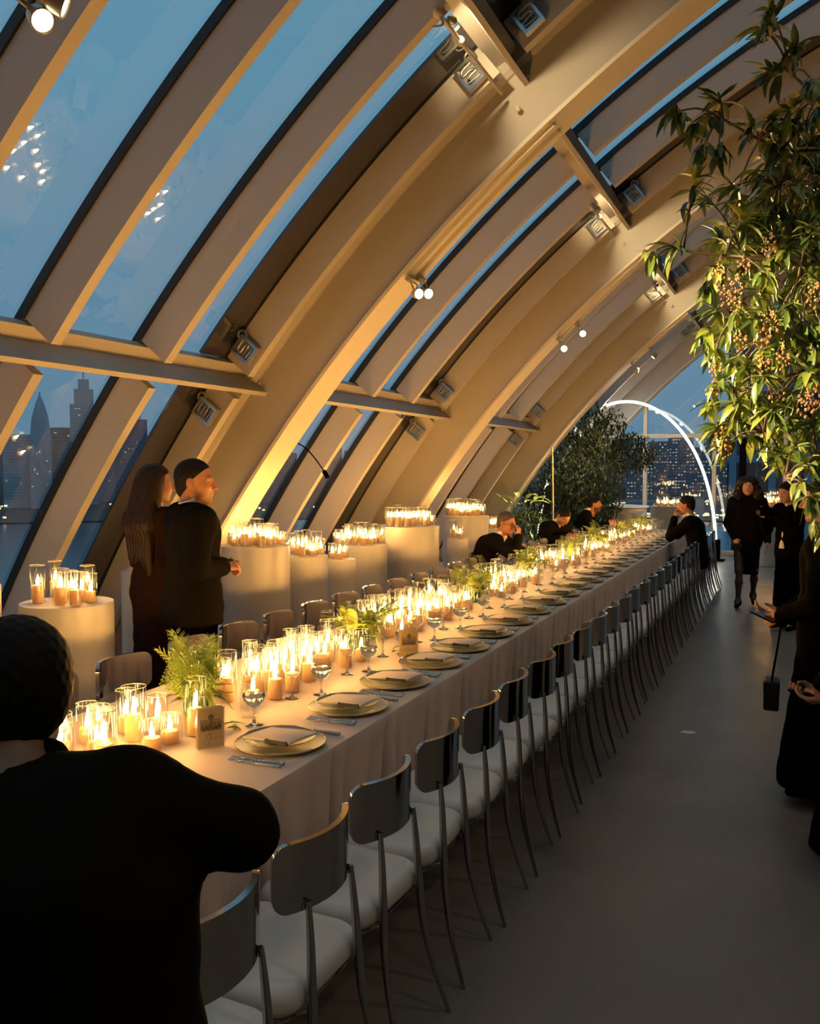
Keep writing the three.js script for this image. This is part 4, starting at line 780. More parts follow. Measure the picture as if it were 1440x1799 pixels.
function skinMesh(prims, cell, more, color) {                     // surface nets over the field
  const f = more ? (x, y, z) => more(distance(prims, x, y, z), x, y, z) : (x, y, z) => distance(prims, x, y, z);
  const [lo, hi] = bounds(prims, cell * 3 + 0.02), n = [0, 1, 2].map((i) => Math.ceil((hi[i] - lo[i]) / cell) + 1), [nx, ny, nz] = n, v = new Float32Array(nx * ny * nz), B = 4;
  for (let bz = 0; bz < nz; bz += B) for (let by = 0; by < ny; by += B) for (let bx = 0; bx < nx; bx += B) {
    const c = f(lo[0] + (bx + 1.5) * cell, lo[1] + (by + 1.5) * cell, lo[2] + (bz + 1.5) * cell), far = Math.abs(c) > cell * 7;
    for (let z = bz; z < Math.min(nz, bz + B); z++) for (let y = by; y < Math.min(ny, by + B); y++) for (let x = bx; x < Math.min(nx, bx + B); x++) v[(z * ny + y) * nx + x] = far ? c : f(lo[0] + x * cell, lo[1] + y * cell, lo[2] + z * cell);
  }
  const at = new Int32Array(nx * ny * nz).fill(-1), pos = [], nor = [], col = [], idx = [], I = (x, y, z) => (z * ny + y) * nx + x;
  const E = [[0, 1], [2, 3], [4, 5], [6, 7], [0, 2], [1, 3], [4, 6], [5, 7], [0, 4], [1, 5], [2, 6], [3, 7]], e = cell * 0.6;
  for (let z = 0; z < nz - 1; z++) for (let y = 0; y < ny - 1; y++) for (let x = 0; x < nx - 1; x++) {
    const c = [];
    for (let k = 0; k < 8; k++) c.push(v[I(x + (k & 1), y + ((k >> 1) & 1), z + (k >> 2))]);
    const neg = c.filter((q) => q < 0).length; if (!neg || neg === 8) continue;
    let sx = 0, sy = 0, sz = 0, m = 0;
    for (const [a, b] of E) if ((c[a] < 0) !== (c[b] < 0)) { const t = c[a] / (c[a] - c[b]); sx += (a & 1) + t * ((b & 1) - (a & 1)); sy += ((a >> 1) & 1) + t * (((b >> 1) & 1) - ((a >> 1) & 1)); sz += (a >> 2) + t * ((b >> 2) - (a >> 2)); m++; }
    const px = lo[0] + (x + sx / m) * cell, py = lo[1] + (y + sy / m) * cell, pz = lo[2] + (z + sz / m) * cell;
    at[I(x, y, z)] = pos.length / 3; pos.push(px, py, pz);
    let gx = f(px + e, py, pz) - f(px - e, py, pz), gy = f(px, py + e, pz) - f(px, py - e, pz), gz = f(px, py, pz + e) - f(px, py, pz - e); const g = Math.hypot(gx, gy, gz) || 1; nor.push(gx / g, gy / g, gz / g);
    const k = color ? color(px, py, pz) : [1, 1, 1]; col.push(...k);
  }
  const quad = (a, b, c, d, flip) => { if (Math.min(a, b, c, d) < 0) return; flip ? idx.push(a, c, b, a, d, c) : idx.push(a, b, c, a, c, d); };
  for (let z = 1; z < nz - 1; z++) for (let y = 1; y < ny - 1; y++) for (let x = 1; x < nx - 1; x++) {
    const c = v[I(x, y, z)] < 0;
    if (c !== v[I(x + 1, y, z)] < 0) quad(at[I(x, y - 1, z - 1)], at[I(x, y, z - 1)], at[I(x, y, z)], at[I(x, y - 1, z)], !c);
    if (c !== v[I(x, y + 1, z)] < 0) quad(at[I(x - 1, y, z - 1)], at[I(x - 1, y, z)], at[I(x, y, z)], at[I(x, y, z - 1)], !c);
    if (c !== v[I(x, y, z + 1)] < 0) quad(at[I(x - 1, y - 1, z)], at[I(x, y - 1, z)], at[I(x, y, z)], at[I(x - 1, y, z)], !c);
  }
  return { pos, nor, col, idx };
}
function joined(list) {                                            // [piece, matrix] pairs into one geometry with vertex colours
  const pos = [], nor = [], col = [], idx = [], v = V3();
  for (const [g, m] of list) {
    const at = pos.length / 3, nm = m && new THREE.Matrix3().getNormalMatrix(m);
    for (let i = 0; i < g.pos.length; i += 3) { v.set(g.pos[i], g.pos[i + 1], g.pos[i + 2]); if (m) v.applyMatrix4(m); pos.push(v.x, v.y, v.z); v.set(g.nor[i], g.nor[i + 1], g.nor[i + 2]); if (m) v.applyMatrix3(nm).normalize(); nor.push(v.x, v.y, v.z); }
    for (const c of g.col) col.push(c); for (const i of g.idx) idx.push(i + at);
  }
  const g = geometry(pos, nor, null, idx); g.setAttribute('color', new THREE.Float32BufferAttribute(col, 3)); return g;
}
const skinMat = new THREE.MeshStandardMaterial({ color: 0xffffff, vertexColors: true, roughness: 0.5, side: THREE.DoubleSide });
const mix3 = (a, b, t) => a.map((v, i) => v + (b[i] - v) * t), near = (x, y, z, c, r) => Math.max(0, Math.min(1, 1.6 - 1.6 * Math.hypot(x - c[0], y - c[1], z - c[2]) / r));
function headPiece(o) {
  const pr = [ell([0, 0.03, -0.015], [0.074, 0.087, 0.094]), ell([0, -0.03, 0.02], [0.06, 0.085, 0.07], 0.03), cap([-0.036, -0.07, 0.02], [0.036, -0.07, 0.02], 0.03, 0.03, 0.03), ell([0, -0.1, 0.058], [0.023, 0.018, 0.02], 0.03), cap([-0.034, 0.02, 0.072], [0.034, 0.02, 0.072], 0.012, 0.012, 0.015),
    cap([0, 0.012, 0.083], [0, -0.03, 0.106], 0.0075, 0.0125, 0.012), ell([0.013, -0.035, 0.094], [0.009, 0.007, 0.01], 0.008), ell([-0.013, -0.035, 0.094], [0.009, 0.007, 0.01], 0.008), ell([0.038, -0.032, 0.052], [0.026, 0.026, 0.026], 0.03), ell([-0.038, -0.032, 0.052], [0.026, 0.026, 0.026], 0.03),
    ell([0.031, 0, 0.094], [0.017, 0.01, 0.015], 0.012, true), ell([-0.031, 0, 0.094], [0.017, 0.01, 0.015], 0.012, true), ell([0.031, -0.001, 0.074], [0.0125, 0.011, 0.0125], 0.002), ell([-0.031, -0.001, 0.074], [0.0125, 0.011, 0.0125], 0.002),
    cap([-0.017, -0.06, 0.08], [0.017, -0.06, 0.08], 0.0055, 0.0055, 0.006), cap([-0.014, -0.069, 0.079], [0.014, -0.069, 0.079], 0.006, 0.006, 0.005), ell([0.077, -0.006, -0.012], [0.009, 0.031, 0.019], 0.008), ell([-0.077, -0.006, -0.012], [0.009, 0.031, 0.019], 0.008), cap([0, -0.05, -0.025], [0, -0.15, -0.035], 0.052, 0.056, 0.03)];
  if (o.beard) pr.push(ell([0, -0.085, 0.045], [0.05, 0.05, 0.045], 0.02));
  const s = o.skin, c = (x, y, z) => {
    let k = mix3(s, s.map((v, i) => v * [0.85, 0.7, 0.65][i]), 0.5 * near(x, y, z, [0, -0.04, 0.1], 0.03));
    k = mix3(k, [0.28, 0.07, 0.05], 0.7 * Math.max(near(x, y, z, [0.008, -0.064, 0.085], 0.017), near(x, y, z, [-0.008, -0.064, 0.085], 0.017)));
    for (const q of [1, -1]) { k = mix3(k, [0.45, 0.4, 0.36], near(x, y, z, [q * 0.031, -0.001, 0.087], 0.009)); k = mix3(k, [0.02, 0.012, 0.008], near(x, y, z, [q * 0.031, -0.001, 0.088], 0.0055)); k = mix3(k, o.brow ?? [0.02, 0.012, 0.01], 0.85 * Math.max(near(x, y, z, [q * 0.024, 0.023, 0.085], 0.009), near(x, y, z, [q * 0.037, 0.024, 0.078], 0.009))); }
    if (o.beard && z > -0.01 && y < -0.045 && Math.hypot(x, y + 0.064) > 0.02) k = mix3(k, [0.03, 0.015, 0.01], Math.min(1, (-0.045 - y) / 0.012) * 0.9);
    if (o.stubble && z > 0 && y < -0.04) k = mix3(k, [0.12, 0.075, 0.05], 0.35);
    return k;
  };
  return skinMesh(pr, 0.0042, null, c);
}
function handPiece(w, dir, pn, side, curl, s, skin) {              // palm, four unequal fingers, thumb from the side of the palm
  const f = V3(...dir).normalize(), n = V3(...pn); n.addScaledVector(f, -n.dot(f)).normalize(); const t = f.clone().cross(n).multiplyScalar(side), W = V3(...w);
  const at = (a, b, c) => W.clone().addScaledVector(f, a * s).addScaledVector(t, b * s).addScaledVector(n, c * s).toArray(), pr = [];
  pr.push(cap(at(-0.03, 0, 0), at(0.015, 0, 0), 0.022 * s, 0.022 * s, 0.015));
  for (const b of [0.028, 0.01, -0.009, -0.026]) pr.push(cap(at(0.012, b * 0.6, 0), at(0.078, b, 0), 0.013 * s, 0.0115 * s, 0.012));
  [0.029, 0.0102, -0.0095, -0.0275].forEach((b, i) => {
    let a = [0.082, b, 0], th = curl * 0.7; const k = [0.94, 1.05, 0.98, 0.78][i];
    for (const [L, r] of [[0.04, 0.0088], [0.026, 0.0078], [0.02, 0.007]]) { th += curl * (0.75 + 0.1 * i * curl); const c = [a[0] + Math.cos(th - curl * 0.7) * L * k, a[1] + (i - 1.5) * -0.0015, a[2] + Math.sin(th - curl * 0.7) * L * k]; pr.push(cap(at(...a), at(...c), r * s, r * 0.92 * s, 0.004)); a = c; }
  });
  pr.push(cap(at(0.018, 0.022, 0.006), at(0.05, 0.047, 0.018 + curl * 0.012), 0.014 * s, 0.0105 * s, 0.01), cap(at(0.05, 0.047, 0.018 + curl * 0.012), at(0.083, 0.052 - curl * 0.012, 0.026 + curl * 0.02), 0.0098 * s, 0.008 * s, 0.004));
  return skinMesh(pr, 0.0038 * s, null, () => skin);
}
const STAND = { head: [0, 1.635, 0.02], neck: [0, 1.47, -0.015], chest: [0, 1.28, 0], waist: [0, 1.06, 0.005], pelvis: [0, 0.94, -0.005], shR: [-0.18, 1.42, -0.01], elR: [-0.225, 1.13, -0.03], wrR: [-0.235, 0.88, 0.04], shL: [0.18, 1.42, -0.01], elL: [0.225, 1.13, -0.03], wrL: [0.235, 0.88, 0.04], hipR: [-0.09, 0.92, 0], knR: [-0.1, 0.5, 0.02], anR: [-0.105, 0.09, -0.03], toR: [-0.12, 0.03, 0.13], hipL: [0.09, 0.92, 0], knL: [0.1, 0.5, 0.02], anL: [0.105, 0.09, -0.03], toL: [0.12, 0.03, 0.13] };
const SIT = { head: [0, 1.2, 0.12], neck: [0, 1.05, 0.07], chest: [0, 0.88, 0.02], waist: [0, 0.68, -0.03], pelvis: [0, 0.57, -0.05], shR: [-0.18, 1.0, 0.06], elR: [-0.23, 0.78, 0.2], wrR: [-0.12, 0.82, 0.42], shL: [0.18, 1.0, 0.06], elL: [0.23, 0.78, 0.2], wrL: [0.12, 0.82, 0.42], hipR: [-0.09, 0.56, 0], knR: [-0.11, 0.53, 0.24], anR: [-0.11, 0.09, 0.18], toR: [-0.12, 0.03, 0.3], hipL: [0.09, 0.56, 0], knL: [0.11, 0.53, 0.24], anL: [0.11, 0.09, 0.18], toL: [0.12, 0.03, 0.3] };
function person(o) {
  const t = thing('person', o.label, 'person', P(...o.at), o.turn), s = (o.h ?? 1.75) / 1.75, J = {}, g = (o.girth ?? 1) * s, ag = g * (o.armGirth ?? 1), lg = g * (o.legGirth ?? 1);
  for (const [k, p] of Object.entries({ ...(o.sit ? SIT : STAND), ...o.J })) J[k] = p.map((v) => v * s);
  const add = (p, x, y, z) => [p[0] + x * s, p[1] + y * s, p[2] + z * s], lerp = (a, b, k) => a.map((v, i) => v + (b[i] - v) * k);
  const torso = (f) => [cap(add(J.shR, 0.03, -0.02, 0), add(J.shL, -0.03, -0.02, 0), 0.062 * g + f, 0.062 * g + f, 0.07), cap(add(J.chest, -0.075, 0.05, 0), add(J.waist, -0.055, 0, 0), 0.1 * g + f, 0.086 * g + f, 0.06), cap(add(J.chest, 0.075, 0.05, 0), add(J.waist, 0.055, 0, 0), 0.1 * g + f, 0.086 * g + f, 0.06), cap(add(J.waist, -0.055, 0, 0), add(J.pelvis, -0.07, -0.02, 0), 0.086 * g + f, 0.1 * g + f, 0.06), cap(add(J.waist, 0.055, 0, 0), add(J.pelvis, 0.07, -0.02, 0), 0.086 * g + f, 0.1 * g + f, 0.06)];
  const arm = (q, f, end = 1) => { const w = lerp(J['el' + q], J['wr' + q], end); return [cap(J['sh' + q], J['el' + q], 0.052 * ag + f, 0.041 * ag + f, 0.04), cap(J['el' + q], w, 0.041 * ag + f, 0.029 * ag + f, 0.02)]; };
  const leg = (q, f, end = 1) => { const g = lg; const w = lerp(J['kn' + q], J['an' + q], end); return [cap(J['hip' + q], J['kn' + q], 0.082 * g + f, 0.055 * g + f, 0.05), cap(J['kn' + q], lerp(J['kn' + q], w, 0.4), 0.053 * g + f, 0.056 * g + f, 0.03), cap(lerp(J['kn' + q], w, 0.4), w, 0.056 * g + f, 0.036 * g + f, 0.03)]; };
  const skin = o.skin ?? [0.36, 0.19, 0.11], legSkin = o.tights ?? skin, headM = new THREE.Matrix4().compose(V3(...J.head), new THREE.Quaternion().setFromEuler(new THREE.Euler(o.pitch ?? 0, o.yaw ?? 0, o.roll ?? 0, 'YXZ')), V3(s, s, s).multiplyScalar(o.headScale ?? 1));
  const bodyPr = [...torso(-0.006), ...arm('R', 0), ...arm('L', 0), ...leg('R', 0), ...leg('L', 0), cap(add(J.neck, 0, -0.04, 0), lerp(J.neck, J.head, 0.5), 0.062 * s, 0.053 * s, 0.05), cap(J.anR, J.toR, 0.034 * s, 0.02 * s, 0.03), cap(J.anL, J.toL, 0.034 * s, 0.02 * s, 0.03)];
  const pieces = [[skinMesh(bodyPr, 0.0135, null, (x, y) => (o.tights && y < J.hipR[1] - 0.05 ? legSkin : skin)), null], [headPiece({ ...o, skin }), headM]];
  for (const [q, sd] of [['R', 1], ['L', -1]]) { const h = o['hand' + q] ?? {}, dir = h.dir ?? lerp(J['wr' + q], J['el' + q], -1).map((v, i) => v - J['wr' + q][i]); pieces.push([handPiece(J['wr' + q], dir, h.n ?? [sd, 0, 0], sd, h.curl ?? 0.45, s, skin), null]); }
  part('body', joined(pieces), skinMat, t);
  const folds = (k) => (d, x, y, z) => d - k * (Math.sin(x * 31 + y * 19) * Math.sin(y * 27 - z * 23) + 0.5 * Math.sin(y * 60 + x * 25));
  const cloth = (name, prims, m, clip, cell = 0.012, k = 0.0022) => part(name, joined([[skinMesh(prims, cell, (d, x, y, z) => { let v = folds(k)(d, x, y, z); return clip ? Math.max(v, clip(x, y, z)) : v; }), null]]), m, t);
  const low = o.hem ? o.hem * s : 0, cM = o.top ?? M.suit, out = o.outfit, P0 = J.pelvis;
  const neckCut = (x, y, z) => 0.052 * s - Math.hypot(x - J.neck[0], (y - J.neck[1] - 0.05 * s) * 0.8, z - J.neck[2] - 0.015 * s);
  if (out === 'suit') {
    cloth('jacket', [...torso(0.017), ...arm('R', 0.017, 0.93), ...arm('L', 0.017, 0.93), ...(o.sit ? [] : [cap(add(P0, -0.05, -0.02, 0), add(P0, -0.065, -0.13, 0), 0.118 * g, 0.122 * g, 0.06), cap(add(P0, 0.05, -0.02, 0), add(P0, 0.065, -0.13, 0), 0.118 * g, 0.122 * g, 0.06)]), cap(add(J.neck, -0.03, -0.03, -0.01), add(J.neck, 0.03, -0.03, -0.01), 0.066 * s, 0.066 * s, 0.05)], cM, (x, y, z) => Math.max(neckCut(x, y, z), o.sit ? -9 : (P0[1] - 0.15 * s) - y));
    cloth('trousers', [...leg('R', 0.014, 0.97), ...leg('L', 0.014, 0.97), cap(add(P0, -0.06, -0.02, 0), add(P0, 0.06, -0.02, 0), 0.104 * g, 0.104 * g, 0.05)], o.bottom ?? M.black, null, 0.014);
    {
    const ring = new THREE.TorusGeometry(0.058 * s, 0.013 * s, 8, 26).scale(1, 1, 1.9).rotateX(Math.PI / 2 - 0.35).translate(J.neck[0], J.neck[1] + 0.033 * s, J.neck[2] + 0.006 * s);
    o.collar === 'dark' ? part('jacket_collar', ring.translate(-J.neck[0], -J.neck[1] - 0.033 * s, 0).scale(1.3, 1.5, 1.3).translate(J.neck[0] - 0.012, J.neck[1] + 0.012, -0.012), cM, t) : part('shirt_collar', ring, M.shirt, t); }
    if (o.front !== false) { const a = add(J.neck, 0, -0.01, 0.062), b = add(lerp(J.chest, J.waist, 0.2), 0, 0, 0.098 * (o.girth ?? 1)); cloth('shirt_front', [cap(a, b, 0.034 * s, 0.014 * s)], M.shirt, null, 0.007, 0); part('tie', tube([V3(...add(a, 0, -0.01, 0.034)), V3(...add(lerp(a, b, 0.5), 0, 0, 0.026)), V3(...add(b, 0, 0, 0.015))], [0.011 * s, 0.013 * s, 0.008 * s], 8, 8), M.black, t); }
  } else {
    const skirt = []; const w = o.flare ?? 0.11;
    skirt.push(cap(add(P0, -0.055, 0, 0), [P0[0] - (0.055 + w * 0.35) * s, low + 0.02, P0[2] + (o.skirtZ ?? 0) * s], 0.108 * g, (0.06 + w * 0.6) * g, 0.06), cap(add(P0, 0.055, 0, 0), [P0[0] + (0.055 + w * 0.35) * s, low + 0.02, P0[2] + (o.skirtZ ?? 0) * s], 0.108 * g, (0.06 + w * 0.6) * g, 0.06));
    cloth(out, [...torso(0.013), ...arm('R', 0.012, o.sleeve ?? 0.95), ...arm('L', 0.012, o.sleeve ?? 0.95), ...skirt, cap(add(J.neck, 0, -0.05, -0.005), add(J.neck, 0, o.polo ? 0.045 : -0.03, 0.004), 0.072 * s, 0.061 * s, 0.05)], cM, (x, y, z) => Math.max(low - y, o.polo ? -9 : neckCut(x, y, z)), 0.0125, o.fold ?? 0.003);
    if (o.shirtFront) cloth('shirt_front', [cap(add(J.neck, 0.0, 0, 0.05), add(J.waist, 0, -0.1, 0.082), 0.03 * s, 0.055 * s)], M.shirt, (x, y) => (J.pelvis[1] + 0.02 * s) - y, 0.008, 0.001);
  }
  for (const q of ['R', 'L']) part('shoe', joined([[skinMesh([cap(add(J['an' + q], 0, -0.035, -0.015), J['to' + q], 0.043 * s, 0.027 * s, 0.03), cap(add(J['an' + q], 0, -0.02, -0.01), add(J['an' + q], 0, -0.055, -0.02), 0.044 * s, 0.036 * s, 0.02)], 0.009, (d, x, y) => Math.max(d, 0.002 - y)), null]]), M.black, t);
  // hair
  const hp = [], hm = o.hairMat ?? M.hairDark; let more = null;
  const top = (d, x, y, z) => Math.max(d, 0.0035 - (y * 0.742 - z * 0.67 + (Math.abs(x) > 0.05 ? 0.012 * (y < 0.02 ? -1 : 0.3) : 0)));
  if (o.hair === 'crop') { hp.push(ell([0, 0.03, -0.025], [0.088, 0.095, 0.105]), ell([0, -0.02, -0.05], [0.076, 0.062, 0.066], 0.04)); more = (d, x, y, z) => Math.max(d - 0.0015 * Math.sin(x * 190) * Math.sin(y * 170) * Math.sin(z * 180), z - 0.06 + (y < 0.05 ? (0.05 - y) * 0.75 : 0)); }
  if (o.hair === 'short' || o.hair === 'receding' || o.hair === 'curlyshort') {
    hp.push(ell([0, 0.036, -0.02], [0.0815, 0.09, 0.1]), ell([0, -0.03, -0.055], [0.062, 0.06, 0.055], 0.03));
    const cut = o.hair === 'receding' ? 0.016 : 0.004, lump = o.hair === 'curlyshort' ? 0.005 : 0.0015;
    more = (d, x, y, z) => Math.max(d - lump * Math.sin(x * 190) * Math.sin(y * 170 + 1) * Math.sin(z * 180), cut * (z > 0 ? 1 : 0.3) - (y * 0.742 - z * 0.67 + 0.006), z - 0.075 + (y < 0.045 ? (0.045 - y) * 1.1 : 0));
  } else if (o.hair === 'long') {
    hp.push(ell([0, 0.036, -0.02], [0.085, 0.093, 0.103]));
    
    more = (d, x, y, z) => Math.max(d - 0.004 * Math.sin(x * 150 + 3 * Math.sin(y * 9)) * (y < 0.03 ? 1 : 0.4), (z - 0.045) - Math.max(0, (y - 0.055) * 2.2));
  } else if (o.hair === 'curly') {
    hp.push(ell([0, 0.045, -0.025], [0.1, 0.095, 0.105]));
    for (const [x, y, z, r] of [[0.1, -0.02, -0.02, 0.065], [-0.1, -0.02, -0.02, 0.065], [0.125, -0.11, -0.02, 0.075], [-0.12, -0.11, -0.02, 0.075], [0.12, -0.2, -0.01, 0.065], [-0.115, -0.2, -0.01, 0.062], [0, -0.1, -0.09, 0.08], [0.06, -0.18, -0.08, 0.07], [-0.06, -0.18, -0.08, 0.07], [0.07, 0.06, 0, 0.06], [-0.07, 0.06, 0, 0.06]]) hp.push(ell([x, y, z], [r, r, r], 0.03));
    more = (d, x, y, z) => Math.max(d - 0.008 * Math.sin(x * 95 + Math.sin(y * 40)) * Math.sin(y * 80 + 1) * Math.sin(z * 85), -Math.max(Math.hypot(x, (y + 0.03) * 0.75) - 0.058, 0.03 - z));
  } else if (o.hair === 'tied') {
    hp.push(ell([0, 0.034, -0.018], [0.081, 0.09, 0.1]), ell([0, 0.01, -0.125], [0.04, 0.05, 0.04], 0.02), cap([0, 0, -0.13], [0.02, -0.2, -0.12], 0.03, 0.015, 0.02));
    more = (d, x, y, z) => Math.max(d, z < -0.1 ? -9 : 0.004 - (y * 0.742 - z * 0.67 + 0.006));
  }
  const hairBits = hp.length ? [[skinMesh(hp, 0.0048, more), headM]] : [];
  if (o.hair === 'long') {                                         // falls straight down the back
    const fall = [], b = (x, y, z) => [J.head[0] + x, J.head[1] + y, J.head[2] + z];
    for (const x of [-0.1, -0.05, 0, 0.05, 0.1]) fall.push(cap(b(x * 0.7, 0.03, -0.05), b(x * 1.15, -0.26, -0.125), 0.05, 0.05, 0.07), cap(b(x * 1.15, -0.26, -0.125), b(x * 1.2, -0.5 - 0.9 * Math.abs(x) * (x > 0 ? 0.5 : 1), -0.125), 0.05, 0.014, 0.05));
    hairBits.push([skinMesh(fall, 0.0055, (d, x, y, z) => d - 0.0035 * Math.sin(x * 170 + 3 * Math.sin(y * 7)) - 0.002 * Math.sin(x * 330 + y * 20)), null]);
  }
  if (hairBits.length) part('hair', joined(hairBits), hm, t);
  if (o.glasses) { const g2 = [new THREE.TorusGeometry(0.021, 0.0018, 6, 22).translate(0.032, 0, 0.1), new THREE.TorusGeometry(0.021, 0.0018, 6, 22).translate(-0.032, 0, 0.1), tube([V3(-0.011, 0.003, 0.101), V3(0.011, 0.003, 0.101)], [0.0016, 0.0016], 5, 2)]; for (const q of [1, -1]) g2.push(tube([V3(q * 0.053, 0.004, 0.1), V3(q * 0.078, 0.006, 0.03), V3(q * 0.081, 0, -0.02)], [0.0016, 0.0016], 5, 4)); part('glasses', fuse(g2).applyMatrix4(headM), M.black, t); }
  return t;
}
const HALF = Math.PI / 2;
person({ label: 'dark-jacketed man seen from behind in the left foreground, elbow raised', at: [-0.985, 0, 0.98], turn: Math.PI, outfit: 'suit', top: M.jacket, front: false, collar: 'dark', hair: 'crop', yaw: 0.75, pitch: 0.12, roll: 0.05, skin: [0.3, 0.16, 0.09], girth: 1.15, armGirth: 0.8,
  J: { head: [0.18, 1.385, 0.12], neck: [0.11, 1.25, 0.03], chest: [-0.03, 1.1, 0.0], waist: [-0.075, 0.92, -0.02], pelvis: [-0.075, 0.83, -0.03], shR: [-0.125, 1.275, 0.04], elR: [-0.25, 1.222, 0.12], wrR: [-0.08, 1.19, 0.24], shL: [0.24, 1.22, 0.06], elL: [0.26, 1.0, 0.12], wrL: [0.14, 1.0, 0.24], hipR: [-0.16, 0.82, 0], knR: [-0.17, 0.45, 0.02], anR: [-0.17, 0.09, -0.03], toR: [-0.18, 0.03, 0.13], hipL: [0.02, 0.82, 0], knL: [0.03, 0.45, 0.02], anL: [0.03, 0.09, -0.03], toL: [0.04, 0.03, 0.13] }, handR: { dir: [0.9, 0.15, 0.3], n: [0, -1, 0.2], curl: 0.7 }, handL: { dir: [-0.3, 0.2, 0.8], n: [0, -1, 0.2], curl: 0.7 } });
person({ label: 'standing man in a dark suit in profile, hand before his waist', at: [-3.35, 0, 4.53], turn: 2.5, h: 1.79, outfit: 'suit', girth: 1.3, headScale: 1.12, hair: 'receding', yaw: -0.6, skin: [0.4, 0.18, 0.09], stubble: true,
  J: { head: [0, 1.62, 0.03], shR: [-0.2, 1.41, -0.01], shL: [0.2, 1.41, -0.01], elR: [-0.26, 1.14, -0.06], wrR: [-0.12, 1.12, 0.15], elL: [0.27, 1.14, -0.02], wrL: [0.1, 1.1, 0.24] }, handR: { dir: [0.15, 0.08, 1], n: [0.6, -0.8, 0], curl: 0.95 }, handL: { dir: [-0.75, 0, 0.6], n: [-0.4, 0, -1], curl: 0.95 } });
person({ label: 'woman with long dark hair and brown dress, beside the standing man', at: [-3.94, 0, 4.92], turn: 2.75, h: 1.75, outfit: 'dress', top: M.brown, hem: 0.25, flare: 0.07, girth: 1.08, headScale: 1.08, hair: 'long', hairMat: M.hairBrown, yaw: -0.45, skin: [0.42, 0.2, 0.11], J: { elR: [-0.25, 1.14, 0.0], wrR: [-0.12, 1.08, 0.2], elL: [0.25, 1.14, 0.0], wrL: [0.12, 1.08, 0.2] } });
person({ label: 'seated grey-haired man in glasses resting his face on his hand', at: [-3.1, 0, 9.3], turn: HALF, sit: true, outfit: 'suit', hair: 'receding', hairMat: M.hairGrey, glasses: true, skin: [0.38, 0.16, 0.09], pitch: 0.22, yaw: -0.25, girth: 1.05,
  J: { head: [0, 1.15, 0.27], neck: [0, 1.01, 0.18], chest: [0, 0.86, 0.08], shR: [-0.18, 0.97, 0.16], shL: [0.18, 0.97, 0.16], elR: [-0.2, 0.82, 0.42], wrR: [-0.05, 1.02, 0.41], elL: [0.22, 0.83, 0.36], wrL: [0.05, 0.83, 0.52] }, handR: { dir: [0.2, 0.95, 0], n: [0.3, 0, -1], curl: 0.8 } });
person({ label: 'seated man with bowed head in a dark suit', at: [-3.1, 0, 12.1], turn: HALF - 0.5, sit: true, outfit: 'suit', hair: 'short', skin: [0.26, 0.12, 0.06], pitch: 0.75, yaw: -0.1, J: { head: [0, 1.09, 0.28], neck: [0, 0.99, 0.16], chest: [0, 0.86, 0.06], shR: [-0.18, 0.95, 0.14], shL: [0.18, 0.95, 0.14] } });
person({ label: 'bearded man in profile seated near the far end', at: [-3.08, 0, 14.2], turn: HALF + 0.1, sit: true, outfit: 'suit', hair: 'short', beard: true, skin: [0.42, 0.15, 0.08], yaw: 0.1, J: { head: [0, 1.17, 0.18], elL: [0.23, 0.8, 0.2], wrL: [0.12, 0.86, 0.4], wrR: [-0.12, 0.86, 0.4] } });
person({ label: 'seated man in a dark suit on the aisle side, hand at his mouth', at: [-1.17, 0, 12.08], turn: -HALF - 0.1, sit: true, outfit: 'suit', hair: 'short', skin: [0.45, 0.19, 0.1], pitch: 0.1, J: { head: [0, 1.26, 0.13], neck: [0, 1.1, 0.07], chest: [0, 0.92, 0.02], shR: [-0.18, 1.05, 0.06], shL: [0.18, 1.05, 0.06], elL: [0.2, 0.86, 0.28], wrL: [0.05, 1.1, 0.26], elR: [-0.2, 0.86, 0.28], wrR: [-0.05, 1.0, 0.3] }, handL: { dir: [-0.3, 0.9, -0.1], n: [-0.2, 0, -1], curl: 0.8 }, handR: { dir: [0.3, 0.8, -0.1], n: [0.2, 0, -1], curl: 0.8 } });
person({ label: 'woman with big curly hair in a black knee-length dress, walking up the aisle', at: [-0.56, 0, 12.1], turn: 0.05, h: 1.62, outfit: 'dress', top: M.suit, polo: true, hem: 0.44, flare: 0.03, girth: 1.12, legGirth: 0.74, hair: 'curly', hairMat: M.hairBrown, skin: [0.66, 0.34, 0.2], tights: [0.085, 0.042, 0.026], fold: 0.0015,
  J: { elR: [-0.25, 1.12, -0.04], wrR: [-0.16, 0.93, 0.12], elL: [0.25, 1.13, -0.05], wrL: [0.26, 0.88, 0.02], knR: [-0.09, 0.5, 0.1], anR: [-0.1, 0.1, 0.14], toR: [-0.12, 0.03, 0.28], knL: [0.1, 0.5, 0.02], anL: [0.09, 0.16, -0.18], toL: [0.1, 0.04, -0.06] }, handR: { dir: [0.35, -0.9, 0.2], n: [0.4, 0.2, -1], curl: 0.8 } });
person({ label: 'woman in a long black coat and white shirt aiming a camera', at: [-0.06, 0, 10.55], turn: -0.75, h: 1.6, outfit: 'coat', top: M.black, hem: 0.08, flare: 0.1, hair: 'tied', skin: [0.5, 0.24, 0.15], pitch: 0.3, shirtFront: true,
  J: { head: [0, 1.62, 0.06], elR: [-0.25, 1.16, 0.1], wrR: [-0.1, 1.33, 0.34], elL: [0.23, 1.2, 0.14], wrL: [0.0, 1.4, 0.3] }, handR: { dir: [0.4, 0.8, 0.2], n: [0.4, 0, 1], curl: 0.8 }, handL: { dir: [-0.9, 0.3, 0.3], n: [-0.2, 0, 1], curl: 0.8 } });
